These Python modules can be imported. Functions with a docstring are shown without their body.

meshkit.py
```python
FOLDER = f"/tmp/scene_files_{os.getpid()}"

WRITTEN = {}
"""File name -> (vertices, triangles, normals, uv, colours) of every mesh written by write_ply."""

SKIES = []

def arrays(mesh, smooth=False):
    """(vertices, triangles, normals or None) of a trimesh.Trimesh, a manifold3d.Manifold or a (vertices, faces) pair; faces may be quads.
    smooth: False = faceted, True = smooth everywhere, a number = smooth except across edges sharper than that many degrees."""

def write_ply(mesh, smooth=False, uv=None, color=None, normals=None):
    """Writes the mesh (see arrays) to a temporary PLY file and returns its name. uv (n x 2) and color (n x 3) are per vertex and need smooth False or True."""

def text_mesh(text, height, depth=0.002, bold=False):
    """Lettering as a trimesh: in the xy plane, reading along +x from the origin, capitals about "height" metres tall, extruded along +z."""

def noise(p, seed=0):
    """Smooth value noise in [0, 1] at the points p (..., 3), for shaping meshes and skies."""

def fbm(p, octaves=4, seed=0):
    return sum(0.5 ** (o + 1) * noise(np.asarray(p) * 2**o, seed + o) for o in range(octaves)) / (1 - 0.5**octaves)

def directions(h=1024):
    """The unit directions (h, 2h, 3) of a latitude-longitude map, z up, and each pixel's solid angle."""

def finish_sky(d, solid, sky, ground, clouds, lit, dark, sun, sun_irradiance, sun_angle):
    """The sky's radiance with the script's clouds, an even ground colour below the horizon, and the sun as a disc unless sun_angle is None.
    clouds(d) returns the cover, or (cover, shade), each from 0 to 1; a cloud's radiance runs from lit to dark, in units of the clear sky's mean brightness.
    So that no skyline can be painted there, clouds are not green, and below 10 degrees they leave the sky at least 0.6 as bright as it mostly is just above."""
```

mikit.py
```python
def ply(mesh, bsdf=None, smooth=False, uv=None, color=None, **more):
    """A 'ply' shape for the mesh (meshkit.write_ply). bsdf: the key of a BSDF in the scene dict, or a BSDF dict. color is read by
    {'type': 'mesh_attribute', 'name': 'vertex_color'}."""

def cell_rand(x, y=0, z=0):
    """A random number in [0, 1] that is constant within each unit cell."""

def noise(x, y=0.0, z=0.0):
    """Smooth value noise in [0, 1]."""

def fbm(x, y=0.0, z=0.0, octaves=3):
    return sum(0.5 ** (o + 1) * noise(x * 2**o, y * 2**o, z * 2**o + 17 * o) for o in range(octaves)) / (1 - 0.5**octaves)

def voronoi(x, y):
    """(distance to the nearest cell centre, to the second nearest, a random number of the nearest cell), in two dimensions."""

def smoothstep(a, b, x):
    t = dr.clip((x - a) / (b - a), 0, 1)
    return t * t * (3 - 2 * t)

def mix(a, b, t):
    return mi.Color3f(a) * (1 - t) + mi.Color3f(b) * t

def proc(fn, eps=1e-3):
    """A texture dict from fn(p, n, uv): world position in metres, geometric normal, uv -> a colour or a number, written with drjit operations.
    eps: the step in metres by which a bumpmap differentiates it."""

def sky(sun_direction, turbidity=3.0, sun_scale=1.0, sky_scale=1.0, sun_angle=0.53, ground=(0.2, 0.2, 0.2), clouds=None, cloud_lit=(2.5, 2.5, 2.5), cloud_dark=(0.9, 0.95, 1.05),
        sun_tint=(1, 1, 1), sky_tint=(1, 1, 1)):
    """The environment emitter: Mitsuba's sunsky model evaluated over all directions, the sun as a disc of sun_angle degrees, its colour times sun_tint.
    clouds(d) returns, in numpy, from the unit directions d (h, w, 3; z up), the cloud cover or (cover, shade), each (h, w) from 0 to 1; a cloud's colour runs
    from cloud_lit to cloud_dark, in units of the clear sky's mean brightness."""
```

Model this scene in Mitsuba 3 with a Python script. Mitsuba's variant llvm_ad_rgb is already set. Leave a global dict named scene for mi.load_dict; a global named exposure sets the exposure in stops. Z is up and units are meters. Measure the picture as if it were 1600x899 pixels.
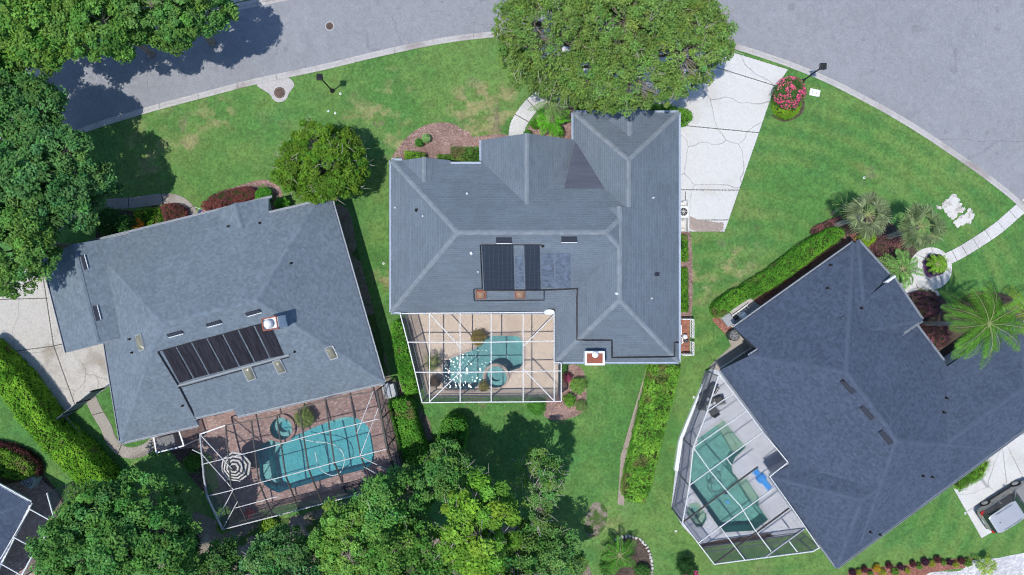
import math, numpy as np, trimesh, mitsuba as mi, drjit as dr, mikit, meshkit, manifold3d as m3
from shapely.geometry import Polygon, LineString, Point, MultiPolygon, box as sbox
from shapely.ops import unary_union, polygonize
from mikit import noise, fbm, voronoi, cell_rand, smoothstep, mix, proc

# ------------------------------------------------------------------ camera, sky, exposure
T = mi.ScalarTransform4f
H, F, CX, CY = 50.8, 1066.67, 800.0, 449.5          # camera height (m), focal length and centre in photograph pixels
scene, labels, reserved = {}, {}, set()
scene['camera'] = {'type': 'perspective', 'fov': 73.74, 'fov_axis': 'x', 'near_clip': 0.5, 'far_clip': 2000.0,
                   'to_world': T().look_at(origin=[0, 0, H], target=[0, 0, 0], up=[0, 1, 0])}
SUN = np.array([-0.235, -0.170, 1.0])
scene['sky'] = mikit.sky(SUN.tolist(), turbidity=3.0, sun_tint=(.88, 1.0, 1.17), sky_tint=(.97, 1.0, 1.03), sky_scale=1.4, sun_scale=.93)
exposure = 1.56

# ------------------------------------------------------------------ helpers
rng = np.random.default_rng(7)


def num(key):
    k, i = key, 0
    while k in scene or k in reserved:
        i += 1
        k = f'{key}_{i:03d}'
    return k


def tag(key, label=None, cat=None, group=None, kind=None):
    d = labels.setdefault(key, {})
    for a, b in (('label', label), ('category', cat), ('group', group), ('kind', kind)):
        if b:
            d[a] = b
    return key


def thing(name, label, cat, group=None):
    k = num(name)
    reserved.add(k)
    return tag(k, label, cat, group)


def cat(ms):
    ms = [m if isinstance(m, trimesh.Trimesh) else trimesh.Trimesh(m[0], m[1], process=False) for m in ms]
    return trimesh.util.concatenate(ms)


def put(name, mesh, mat, parent=None, smooth=False, **more):
    k = num(f'{parent}__{name}' if parent else name)
    if isinstance(mesh, list):
        mesh = cat(mesh)
    scene[k] = mikit.ply(mesh, mat, smooth, **more)
    return k


def struct(name, mesh, mat, parent=None, **more):
    k = put(name, mesh, mat, parent, **more)
    if parent is None:
        tag(k, kind='structure')
    return k


def W(px, py, z=0.0):
    s = (H - z) / F
    return np.array([(px - CX) * s, (CY - py) * s, z])


def Wxy(pts, z=0.0):
    return [tuple(W(x, y, z)[:2]) for x, y in pts]


def poly(pts, z=0.0):
    return Polygon(Wxy(pts, z)).buffer(0)


def curve(pts, n=8):
    """Catmull-Rom through the points."""
    p = np.asarray(pts, float)
    q = np.vstack([2 * p[0] - p[1], p, 2 * p[-1] - p[-2]])
    out = []
    for i in range(1, len(q) - 2):
        a, b, c, d = q[i - 1:i + 3]
        for t in np.linspace(0, 1, n, endpoint=False):
            out.append(.5 * (2 * b + (c - a) * t + (2 * a - 5 * b + 4 * c - d) * t**2 + (-a + 3 * b - 3 * c + d) * t**3))
    out.append(q[-2])
    return np.array(out)


def closed(pts, n=8):
    p = [tuple(x) for x in pts]
    c = curve(p[-2:] + p + p[:2], n)
    return [tuple(x) for x in c[2 * n:-2 * n]]


def geoms(g):
    return [x for x in getattr(g, 'geoms', [g]) if isinstance(x, Polygon) and x.area > 1e-5]


def sheet(g, z):
    out = []
    for q in geoms(g):
        v, f = trimesh.creation.triangulate_polygon(q, engine='earcut')
        v3 = np.c_[v, np.full(len(v), z)]
        a = np.cross(v3[f[:, 1]] - v3[f[:, 0]], v3[f[:, 2]] - v3[f[:, 0]])[:, 2]
        f = np.where((a < 0)[:, None], f[:, ::-1], f)
        out.append(trimesh.Trimesh(v3, f, process=False))
    return cat(out)


def slab(g, z0, z1):
    out = []
    for q in geoms(g):
        m = trimesh.creation.extrude_polygon(q, z1 - z0, engine='earcut')
        m.apply_translation([0, 0, z0])
        out.append(m)
    return cat(out)


def bevel_slab(g, z0, z1, b=0.02):
    """a slab whose top edge is chamfered by b"""
    out = []
    for q in geoms(g):
        inner = q.buffer(-b, join_style=2)
        q = q.simplify(1e-4)
        try:
            h = m3.CrossSection([np.array(q.exterior.coords)[:-1]] + [np.array(r.coords)[:-1] for r in q.interiors], m3.FillRule.EvenOdd)
            lo = m3.Manifold.extrude(h, z1 - z0 - b).translate([0, 0, z0])
            hi = m3.Manifold.extrude(h.offset(-b, m3.JoinType.Miter), b).translate([0, 0, z1 - b])
            mm = (lo + hi).to_mesh()
            out.append(trimesh.Trimesh(mm.vert_properties[:, :3], mm.tri_verts, process=False))
        except Exception:
            out.append(slab(q, z0, z1))
    return cat(out)


def unit(v):
    v = np.asarray(v, float)
    return v / max(np.linalg.norm(v), 1e-12)


def bar(a, b, w, h, up=(0, 0, 1)):
    """a box beam from a to b, w wide, h deep, its top on the line"""
    a, b = np.asarray(a, float), np.asarray(b, float)
    d = unit(b - a)
    s = np.cross(d, up)
    s = unit(s) if np.linalg.norm(s) > 1e-6 else np.array([1., 0, 0])
    u = np.cross(s, d)
    v = [p + s * i * w / 2 + u * j for p in (a, b) for i, j in ((-1, -h), (1, -h), (1, 0), (-1, 0))]
    f = [[0, 1, 2], [0, 2, 3], [5, 4, 7], [5, 7, 6], [0, 4, 5], [0, 5, 1], [1, 5, 6], [1, 6, 2], [2, 6, 7], [2, 7, 3], [3, 7, 4], [3, 4, 0]]
    m = trimesh.Trimesh(np.array(v), np.array(f), process=False)
    return m if m.volume > 0 else trimesh.Trimesh(m.vertices, m.faces[:, ::-1], process=False)


def bx(c, size, rz=0.0):
    m = trimesh.creation.box(size)
    m.apply_transform(trimesh.transformations.rotation_matrix(rz, [0, 0, 1]))
    m.apply_translation(c)
    return m


def rbox(c, size, r=0.03, rz=0.0):
    """rounded box: hull of eight spheres"""
    sx, sy, sz = [s / 2 - r for s in size]
    sp = m3.Manifold.sphere(r, 8)
    mm = m3.Manifold.batch_hull([sp.translate([x, y, z]) for x in (-sx, sx) for y in (-sy, sy) for z in (-sz, sz)]).to_mesh()
    m = trimesh.Trimesh(mm.vert_properties[:, :3], mm.tri_verts, process=False)
    m.apply_transform(trimesh.transformations.rotation_matrix(rz, [0, 0, 1]))
    m.apply_translation(c)
    return m


def tube(pts, r, n=6):
    p = np.asarray(pts, float)
    r = np.broadcast_to(np.asarray(r, float), len(p))
    t = np.gradient(p, axis=0)
    V = []
    ref = np.array([.31, .17, .93])
    for i in range(len(p)):
        d = unit(t[i])
        s = unit(np.cross(d, ref if abs(d @ ref) < .95 else [1, 0, 0]))
        u = np.cross(s, d)
        a = np.arange(n) * 2 * np.pi / n
        V.append(p[i] + r[i] * (np.cos(a)[:, None] * s + np.sin(a)[:, None] * u))
    V = np.vstack(V + [p[:1], p[-1:]])
    f, k = [], len(p)
    for i in range(k - 1):
        for j in range(n):
            a, b = i * n + j, i * n + (j + 1) % n
            f += [[a, a + n, b], [b, a + n, b + n]]
    for j in range(n):
        f += [[k * n, j, (j + 1) % n], [k * n + 1, (k - 1) * n + (j + 1) % n, (k - 1) * n + j]]
    return trimesh.Trimesh(V, np.array(f), process=False)


def cyl(c, r, h, n=24):
    m = trimesh.creation.cylinder(r, h, sections=n)
    m.apply_translation([c[0], c[1], c[2] + h / 2])
    return m


def lathe(prof, c, n=24):
    m = trimesh.creation.revolve(np.asarray(prof, float), sections=n)
    m.apply_translation(c)
    return m


def tm(man):
    q = man.to_mesh()
    return trimesh.Trimesh(q.vert_properties[:, :3], q.tri_verts, process=False)


# ------------------------------------------------------------------ materials
def mat(name, col, rough=.7, metal=0.0, spec=.4, fn=None, bump=None, eps=.01, two=True, coat=0.0):
    b = {'type': 'principled', 'base_color': proc(fn) if fn else {'type': 'rgb', 'value': list(col)}, 'roughness': rough, 'metallic': metal, 'specular': spec}
    if coat:
        b['clearcoat'] = coat
    if bump:
        b = {'type': 'bumpmap', 'arbitrary': proc(bump, eps), 'bsdf': b}
    scene[name] = {'type': 'twosided', 'bsdf': b} if two else b
    return name


def C(*a):
    return mi.Color3f(*a)


def lawn_fn(p, n, uv):
    x, y = p.x, p.y
    big = fbm(x * .11 + 3, y * .11 + 7, 0, 4)
    med = fbm(x * .5, y * .5, 3, 4)
    fine = noise(x * 7, y * 7, 1) * .5 + noise(x * 17, y * 17, 5) * .5
    # mowing passes run in slow arcs
    arc = dr.sqrt(dr.square(x - 17) + dr.square(y + 9))
    mow = dr.sin(arc * 4.4 + 2.0 * noise(x * .15, y * .15, 9)) * smoothstep(8, 14, x) * .5
    a = mix(C(.082, .205, .050), C(.128, .235, .060), smoothstep(.36, .66, big * .5 + med * .5 + mow * .17))
    # straw patches where the turf is thin
    def patch(cx, cy, r):
        d = dr.sqrt(dr.square(x - cx) + dr.square(y - cy))
        return 1 - smoothstep(r * .3, r, d)
    dry = patch(-2.0, 12.9, 4.5) * 1.0 + patch(-7.5, 10.2, 2.6) * .75 + patch(-26.5, 11.3, 5.5) * .6 + patch(-20, 12.5, 5) * .4 + patch(-10, 14, 4) * .4 + patch(4.5, -8.5, 3) * .5 + patch(7, -17.5, 3.5) * .6 + patch(-9.3, 1.2, 2) * .8 + patch(14.5, 2.2, 3.5) * .45 + patch(17, 6, 4) * .35
    dry = dry + .55 * smoothstep(.60, .75, fbm(x * .23 + 11, y * .23, 21, 4))
    tuft = smoothstep(.36, .72, fbm(x * 1.3 + 5, y * 1.7, 13, 4))
    w = smoothstep(.15, 1.0, dry * (.35 + .5 * med) * (.35 + 1.1 * tuft)) * .95
    a = mix(a, C(.270, .270, .120), dr.clip(w, 0, .9))
    dirt = smoothstep(.72, .8, fbm(x * .9 + 31, y * .9, 5, 3)) * dr.clip(dry, 0, 1)
    a = mix(a, C(.20, .16, .11), dirt * .6)
    mot = fbm(x * 1.9 + 17, y * 1.9, 41, 3)
    a = a * mix(C(.95, .93, .94), C(1.05, 1.07, 1.05), smoothstep(.3, .7, mot))
    a = mix(a, a * C(.72, .92, 1.15), smoothstep(.55, .75, fbm(x * .7 + 51, y * .7, 43, 3)) * .3)
    return a * C(1.04, 1.0, 1.08) * (.62 + .76 * fine)


mat('lawn_mat', (.08, .17, .04), .9, spec=.15, fn=lawn_fn, bump=lambda p, n, uv: .03 * (noise(p.x * 14, p.y * 14, 2) + noise(p.x * 31, p.y * 31, 4) * .6), eps=.02)


def asphalt_fn(p, n, uv):
    x, y = p.x, p.y
    a = .93 + .14 * fbm(x * .25, y * .25, 1, 4)
    g = .85 + .3 * noise(x * 22, y * 22, 3) * noise(x * 9, y * 9, 7) + .1 * noise(x * 3, y * 3)
    # old seam lines and fine cracks
    d1, d2, _ = voronoi(x * .13 + .35 * fbm(x * .6, y * .6, 3), y * .13 + .35 * fbm(x * .6, y * .6, 8))
    crack = (1 - smoothstep(.0, .006, d2 - d1)) * smoothstep(.42, .6, fbm(x * .21 + 5, y * .21, 4))
    stain = smoothstep(.66, .74, fbm(x * .8 + 40, y * .8, 6)) * .1
    c = C(.280, .288, .316) * a * g
    d3, d4, _ = voronoi(x * .045 + .1 * fbm(x * .2, y * .2, 4), y * .085 + .1 * fbm(x * .2, y * .2, 9))
    seam = (1 - smoothstep(.0, .006, d4 - d3)) * smoothstep(.35, .6, fbm(x * .16 + 15, y * .16, 14))
    spot = smoothstep(.90, .93, noise(x * 1.3 + 70, y * 1.3, 33)) * .14
    return c * (1 - .30 * crack - .3 * stain - .25 * seam) * (1 - spot)


mat('asphalt', (.2, .2, .22), .92, spec=.2, fn=asphalt_fn)


def conc(base, stain, crack=0.0, scale=.33, var=.18):
    def fn(p, n, uv):
        x, y = p.x, p.y
        c = mix(base, stain, smoothstep(.5, .8, fbm(x * .55 + 2, y * .55, 4, 5)))
        c = c * (1 - var / 2 + var * noise(x * 11, y * 11, 2))
        if crack:
            wx, wy = x * scale + .35 * fbm(x * .5, y * .5, 2), y * scale + .35 * fbm(x * .5 + 9, y * .5, 5)
            d1, d2, _ = voronoi(wx, wy)
            c = c * (1 - crack * (1 - smoothstep(.004, .02, d2 - d1)))
        return c
    return fn


mat('kerb_mat', (.4, .4, .4), .85, spec=.2, fn=conc(C(.47, .45, .44), C(.33, .29, .28)))
mat('gutter_mat', (.4, .4, .4), .85, spec=.2, fn=conc(C(.40, .385, .39), C(.27, .24, .24)))
mat('drive_white', (.6, .6, .6), .8, spec=.2, fn=conc(C(.60, .595, .595), C(.545, .53, .515), .42, .27, .10))
mat('drive_grey', (.4, .4, .4), .85, spec=.2, fn=conc(C(.49, .465, .435), C(.33, .295, .255), .3, .26, .2))
mat('path_white', (.6, .6, .6), .8, spec=.2, fn=conc(C(.59, .58, .575), C(.50, .485, .48)))
mat('path_grey', (.4, .4, .4), .85, spec=.2, fn=conc(C(.34, .31, .28), C(.22, .19, .17)))
mat('joint', (.09, .085, .075), .95)
mat('deck_beige', (.5, .4, .33), .8, spec=.2, fn=conc(C(.62, .515, .43), C(.55, .445, .365), 0, .3, .08))
mat('deck_pale', (.5, .5, .55), .8, spec=.2, fn=conc(C(.50, .515, .57), C(.455, .465, .52), 0, .3, .08))
mat('sand_edge', (.35, .28, .22), .9, fn=conc(C(.34, .28, .25), C(.2, .15, .13), 0, .3, .4))


def paver_fn(c0, c1, c2, rot):
    ca, sa = math.cos(rot), math.sin(rot)

    def fn(p, n, uv):
        u, v = (p.x * ca + p.y * sa) / .22, (-p.x * sa + p.y * ca) / .11
        r = dr.floor(v)
        uu = u + .5 * (r - 2 * dr.floor(r / 2))
        k = cell_rand(uu, v, 3)
        c = mix(mix(c0, c1, smoothstep(.2, .7, k)), c2, smoothstep(.75, .95, cell_rand(uu, v, 8)))
        fu, fv = uu - dr.floor(uu), v - dr.floor(v)
        e = dr.minimum(dr.minimum(fu, 1 - fu) * 2, dr.minimum(fv, 1 - fv))
        return c * (.75 + .25 * smoothstep(.02, .12, e)) * (.85 + .3 * fbm(p.x * .7, p.y * .7, 2))
    return fn


mat('deck_pavers', (.3, .2, .18), .85, spec=.2, fn=paver_fn(C(.36, .245, .225), C(.28, .195, .185), C(.42, .33, .305), .245))
mat('white_pavers', (.6, .6, .62), .8, spec=.2, fn=paver_fn(C(.62, .61, .63), C(.50, .49, .52), C(.72, .70, .70), .4))


def mulch_fn(c0, c1):
    def fn(p, n, uv):
        d1, d2, r = voronoi(p.x * 9 + 2 * noise(p.x * 3, p.y * 3), p.y * 14)
        return mix(c0, c1, r) * (.55 + .6 * smoothstep(0, .5, d2 - d1)) * (.8 + .4 * noise(p.x * 2, p.y * 2, 3))
    return fn


mat('mulch_pink', (.3, .2, .18), .95, spec=.1, fn=mulch_fn(C(.27, .155, .135), C(.42, .30, .27)), bump=lambda p, n, uv: .03 * noise(p.x * 12, p.y * 17, 1), eps=.02)
mat('mulch_red', (.3, .12, .1), .95, spec=.1, fn=mulch_fn(C(.26, .10, .075), C(.40, .20, .16)), bump=lambda p, n, uv: .03 * noise(p.x * 12, p.y * 17, 1), eps=.02)
mat('mulch_dark', (.1, .08, .07), .95, spec=.1, fn=mulch_fn(C(.075, .055, .045), C(.15, .115, .095)), bump=lambda p, n, uv: .03 * noise(p.x * 12, p.y * 17, 1), eps=.02)
mat('bare_soil', (.16, .13, .1), .95, spec=.1, fn=lambda p, n, uv: mix(mix(C(.17, .135, .10), C(.27, .24, .20), fbm(p.x * 1.4, p.y * 1.4, 2, 4)), C(.07, .12, .035), smoothstep(.52, .62, fbm(p.x * .8 + 7, p.y * .8, 9, 4))) * (.7 + .6 * noise(p.x * 13, p.y * 13, 1)))


def shingle(base, var, rowdark, tone, tab=.2, moire=0.0):
    def fn(p, n, uv):
        u, v = uv.x / tab, uv.y / .145
        r = dr.floor(v)
        uu = u + cell_rand(r, 0, 5) * 3
        k = .6 * cell_rand(uu, v, 2) + .4 * noise(uv.x * 7.5, uv.y * 6.9, 4)
        fv = v - r
        line = 1 - rowdark * (1 - smoothstep(.0, .25, fv))  # paints the shadow line at the foot of each course
        if moire:                                   # laid courses wander up and down a little
            line = line - moire * smoothstep(.35, .8, noise(uv.x * 1.3, uv.y * 4.6, 7))
        c = base * (1 - var + 2 * var * k) * line
        c = c * (.92 + .16 * fbm(p.x * .35 + 3, p.y * .35, 2, 4))
        w = smoothstep(.55, .8, fbm(uv.x * .9 + 5, uv.y * .3, 3, 3))
        return mix(c, c * tone, w)
    return fn


mat('shingle_left', (.2, .22, .25), .95, spec=.12, fn=shingle(C(.165, .203, .246), .22, .16, C(.93, .94, .95)))
mat('shingle_middle', (.2, .22, .25), .95, spec=.12, fn=shingle(C(.166, .200, .244), .08, .40, C(.96, .96, .96), .3, .08))
mat('shingle_right', (.1, .11, .15), .95, spec=.12, fn=shingle(C(.072, .094, .142), .25, .18, C(.95, .95, .96)))
mat('shingle_patch_mat', (.13, .15, .2), .95, spec=.12, fn=shingle(C(.118, .150, .205), .36, .15, C(.9, .9, .9)))
mat('cap_left', (.22, .25, .29), .95, fn=lambda p, n, uv: C(.160, .200, .246) * (.8 + .4 * noise(p.x * 4, p.y * 4, p.z * 4)))
mat('cap_middle', (.27, .29, .32), .95, fn=lambda p, n, uv: C(.212, .242, .282) * (.85 + .3 * noise(p.x * 4, p.y * 4, p.z * 4)))
mat('cap_right', (.12, .14, .19), .95, fn=lambda p, n, uv: C(.076, .100, .152) * (.85 + .3 * noise(p.x * 4, p.y * 4, p.z * 4)))
mat('white_paint', (.78, .78, .79), .45)
mat('white_trim', (.70, .72, .75), .5)
mat('frame_white', (.58, .585, .60), .5)
mat('frame_grey', (.44, .44, .46), .5)
mat('gutter_blue', (.36, .43, .54), .5)
mat('gutter_grey', (.24, .27, .32), .5)
mat('stucco', (.55, .48, .40), .9, fn=conc(C(.56, .50, .42), C(.5, .44, .37), 0))
mat('stucco_grey', (.42, .43, .45), .9, fn=conc(C(.42, .43, .46), C(.36, .37, .40), 0))
mat('frame_dark', (.055, .05, .048), .5, spec=.3)  # dark tone for cage rafters, some beams, wall frames and chair frames
mat('fascia_shade', (.04, .045, .06), .8)  # dark colour stands in for the shadow below the raised roof edge
mat('slate_alu', (.13, .14, .18), .5)
mat('grey_alu', (.30, .31, .33), .5)
mat('black_metal', (.022, .022, .025), .5)
mat('dark_box', (.06, .06, .07), .6)
mat('charcoal_panel', (.02, .02, .02), .6, spec=.2, fn=lambda p, n, uv: mix(C(.012, .012, .019), C(.030, .028, .040), smoothstep(.45, .55, noise(uv.x * 16, uv.y * 1.6, 3)) * .7 + .3 * cell_rand(uv.x * 10, 0, 3)))
mat('panel_blue', (.03, .04, .06), .6, spec=.25, fn=lambda p, n, uv: mix(C(.026, .036, .058), C(.075, .090, .110), smoothstep(.93, .97, (uv.x / .305) - dr.floor(uv.x / .305)) + .25 * smoothstep(.94, .98, (uv.y / .55) - dr.floor(uv.y / .55))))
mat('pipe_black', (.018, .02, .028), .5)
mat('pipe_grey', (.30, .32, .35), .5)
mat('rust', (.33, .10, .05), .8, fn=lambda p, n, uv: mix(C(.30, .060, .042), C(.27, .12, .08), fbm(p.x * 3, p.y * 3, p.z * 3)))
mat('brick_red', (.3, .12, .08), .85, fn=paver_fn(C(.32, .13, .09), C(.24, .10, .075), C(.36, .18, .13), 0))
mat('galv', (.45, .46, .48), .45, metal=.6)
mat('cast_iron', (.11, .075, .065), .8, fn=lambda p, n, uv: mix(C(.075, .055, .05), C(.17, .11, .09), noise(p.x * 9, p.y * 9)))
mat('rubber', (.02, .02, .02), .85)
mat('stone_white', (.6, .58, .56), .85, fn=lambda p, n, uv: mix(C(.62, .60, .58), C(.40, .37, .34), smoothstep(.45, .75, fbm(p.x * 5, p.y * 5, p.z * 5))))
mat('trunk_mat', (.2, .17, .14), .95, fn=lambda p, n, uv: mix(C(.30, .265, .225), C(.14, .115, .09), fbm(p.x * 6, p.y * 6, p.z * 2)))
mat('palm_trunk_mat', (.3, .28, .26), .95, fn=lambda p, n, uv: mix(C(.34, .32, .30), C(.2, .18, .16), smoothstep(.4, .6, p.z * 6 - dr.floor(p.z * 6))))
mat('pool_left', (.1, .4, .4), .6, fn=lambda p, n, uv: C(.022, .325, .385) * (.93 + .14 * noise(p.x * 3, p.y * 3)))
mat('pool_mid', (.1, .4, .4), .6, fn=lambda p, n, uv: C(.085, .285, .305) * (.9 + .2 * noise(p.x * 4, p.y * 4)))
mat('pool_right', (.1, .35, .35), .6, fn=lambda p, n, uv: C(.100, .300, .265) * (.75 + .5 * noise(p.x * 7, p.y * 7)))
mat('coping', (.42, .34, .30), .8, fn=conc(C(.43, .35, .31), C(.34, .26, .23), 0))
mat('coping_grey', (.40, .41, .42), .8, fn=conc(C(.44, .45, .47), C(.34, .35, .36), 0))
mat('blue_vinyl', (.06, .30, .72), .35)
mat('cream_fabric', (.66, .65, .62), .9)
mat('black_fabric', (.05, .045, .05), .9)
mat('chair_dark', (.06, .065, .07), .7)
mat('car_paint', (.33, .32, .30), .32, metal=.35, coat=.8)
mat('car_roof', (.50, .51, .55), .3, metal=.35, coat=.8)
mat('car_glass', (.025, .035, .045), .06, spec=.7)
mat('car_plastic', (.035, .035, .038), .6)
mat('red_lamp', (.55, .02, .02), .15)
mat('alloy', (.5, .5, .52), .3, metal=.8)
mat('cloth_red', (.45, .05, .06), .8)
mat('dome_clear', (.22, .215, .165), .22, spec=.6)
mat('dome_amber', (.32, .20, .13), .15, spec=.6)
mat('dark_glass', (.02, .03, .045), .08, spec=.6)
mat('fence_slate', (.16, .19, .24), .6)
scene['screen_roof'] = {'type': 'mask', 'opacity': .11, 'bsdf': {'type': 'twosided', 'bsdf': {'type': 'diffuse', 'reflectance': {'type': 'rgb', 'value': [.12, .12, .15]}}}}
scene['screen_wall'] = {'type': 'mask', 'opacity': .50, 'bsdf': {'type': 'twosided', 'bsdf': {'type': 'diffuse', 'reflectance': {'type': 'rgb', 'value': [.15, .155, .20]}}}}
mat('pool_shelf', (.1, .4, .4), .6, fn=lambda p, n, uv: C(.115, .36, .365) * (.9 + .2 * noise(p.x * 4, p.y * 4)))
mat('pool_shelf_green', (.1, .4, .4), .6, fn=lambda p, n, uv: C(.20, .335, .255) * (.9 + .2 * noise(p.x * 4, p.y * 4)))
scene['ripple_skin'] = {'type': 'mask', 'opacity': .024, 'bsdf': {'type': 'twosided', 'bsdf': {'type': 'roughconductor', 'material': 'none', 'alpha': .025}}}
scene['water_skin'] = {'type': 'thindielectric', 'int_ior': 1.33}
scene['leaf'] = {'type': 'principledthin', 'base_color': {'type': 'mesh_attribute', 'name': 'vertex_color'}, 'roughness': .45, 'diff_trans': .5, 'spec_trans': 0.0, 'eta': 1.35}
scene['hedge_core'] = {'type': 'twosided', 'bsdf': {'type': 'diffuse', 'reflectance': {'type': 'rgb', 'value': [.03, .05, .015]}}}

# ------------------------------------------------------------------ the setting: lawn, street, kerb, drives, paths, beds
near_kerb = [(-160, 330), (0, 254), (92, 217), (166, 191), (236, 170), (330, 145), (400, 127), (500, 106), (600, 82), (700, 62), (800, 51), (900, 43), (1000, 45), (1080, 54),
             (1148, 72), (1235, 101), (1310, 133), (1410, 187), (1490, 239), (1550, 282), (1600, 324), (1680, 410), (1740, 520)]
far_kerb = [(-200, 190), (-60, 146), (25, 119), (60, 105), (160, 66), (260, 38), (360, 13), (480, -12), (620, -48), (800, -75), (950, -82)]
kc = np.array([W(x, y)[:2] for x, y in curve(near_kerb)])
fc = np.array([W(x, y)[:2] for x, y in curve(far_kerb)])


def offset(c, d):
    t = np.gradient(c, axis=0)
    t /= np.linalg.norm(t, axis=1, keepdims=True)
    return c + np.c_[-t[:, 1], t[:, 0]] * d


pools = {}
k_in, k_out = offset(kc, -.24), offset(kc, .24)             # k_out lies on the street side
f_out = offset(fc, .26)
street = Polygon(list(map(tuple, k_out)) + [tuple(W(2400, 900)[:2]), tuple(W(2600, -300)[:2]), tuple(W(1700, -900)[:2]), tuple(W(950, -100)[:2])] + list(map(tuple, offset(fc, -.24)[::-1]))).buffer(0)
kerbs = unary_union([LineString(kc).buffer(.24, cap_style=2), LineString(fc).buffer(.24, cap_style=2)])

pool_left_px = closed([(401, 704), (420, 689), (458, 682), (508, 661), (543, 651), (565, 658), (577, 671), (583, 697), (584, 718), (569, 733), (520, 745), (450, 765), (433, 769), (409, 752), (405, 723)], 3)
pool_mid_px = [(762, 525), (806, 525), (813, 528), (817, 535), (817, 569), (812, 575), (803, 578), (796, 580), (794, 592), (786, 602), (775, 605), (764, 601), (757, 592), (741, 608), (700, 607), (694, 602), (693, 568), (698, 563), (724, 553), (742, 546), (750, 538)]
pool_right_px = [(1130, 657), (1092, 685), (1080, 720), (1079, 761), (1129, 832), (1178, 829), (1200, 812), (1184.6, 790), (1186, 778), (1166, 748), (1155, 750), (1144.5, 738), (1143, 727), (1149, 714), (1160, 704), (1165, 699)]
spa_right_px = [(1078, 787), (1091, 785), (1103, 797), (1104, 811), (1097, 823), (1088, 823), (1072, 801)]
P_left, P_mid, P_right, S_right = poly(pool_left_px), poly(pool_mid_px), poly(pool_right_px), poly(spa_right_px)
S_left = Point(W(441, 669)[:2]).buffer(.82, 24)
S_mid = Point(W(775, 588)[:2]).buffer(.84, 24)
P_mid = P_mid.difference(S_mid.buffer(.12))
P_left = P_left.difference(S_left.buffer(.25))
holes = unary_union([P_left, P_mid, P_right, S_right, S_left, S_mid])

lawn = sbox(-260, -260, 260, 260).difference(street.buffer(.06)).difference(kerbs.buffer(-.03)).difference(holes.buffer(.02))
struct('lawn', sheet(lawn, 0), 'lawn_mat')
struct('street', sheet(street.buffer(.05), -.10), 'asphalt')


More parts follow.
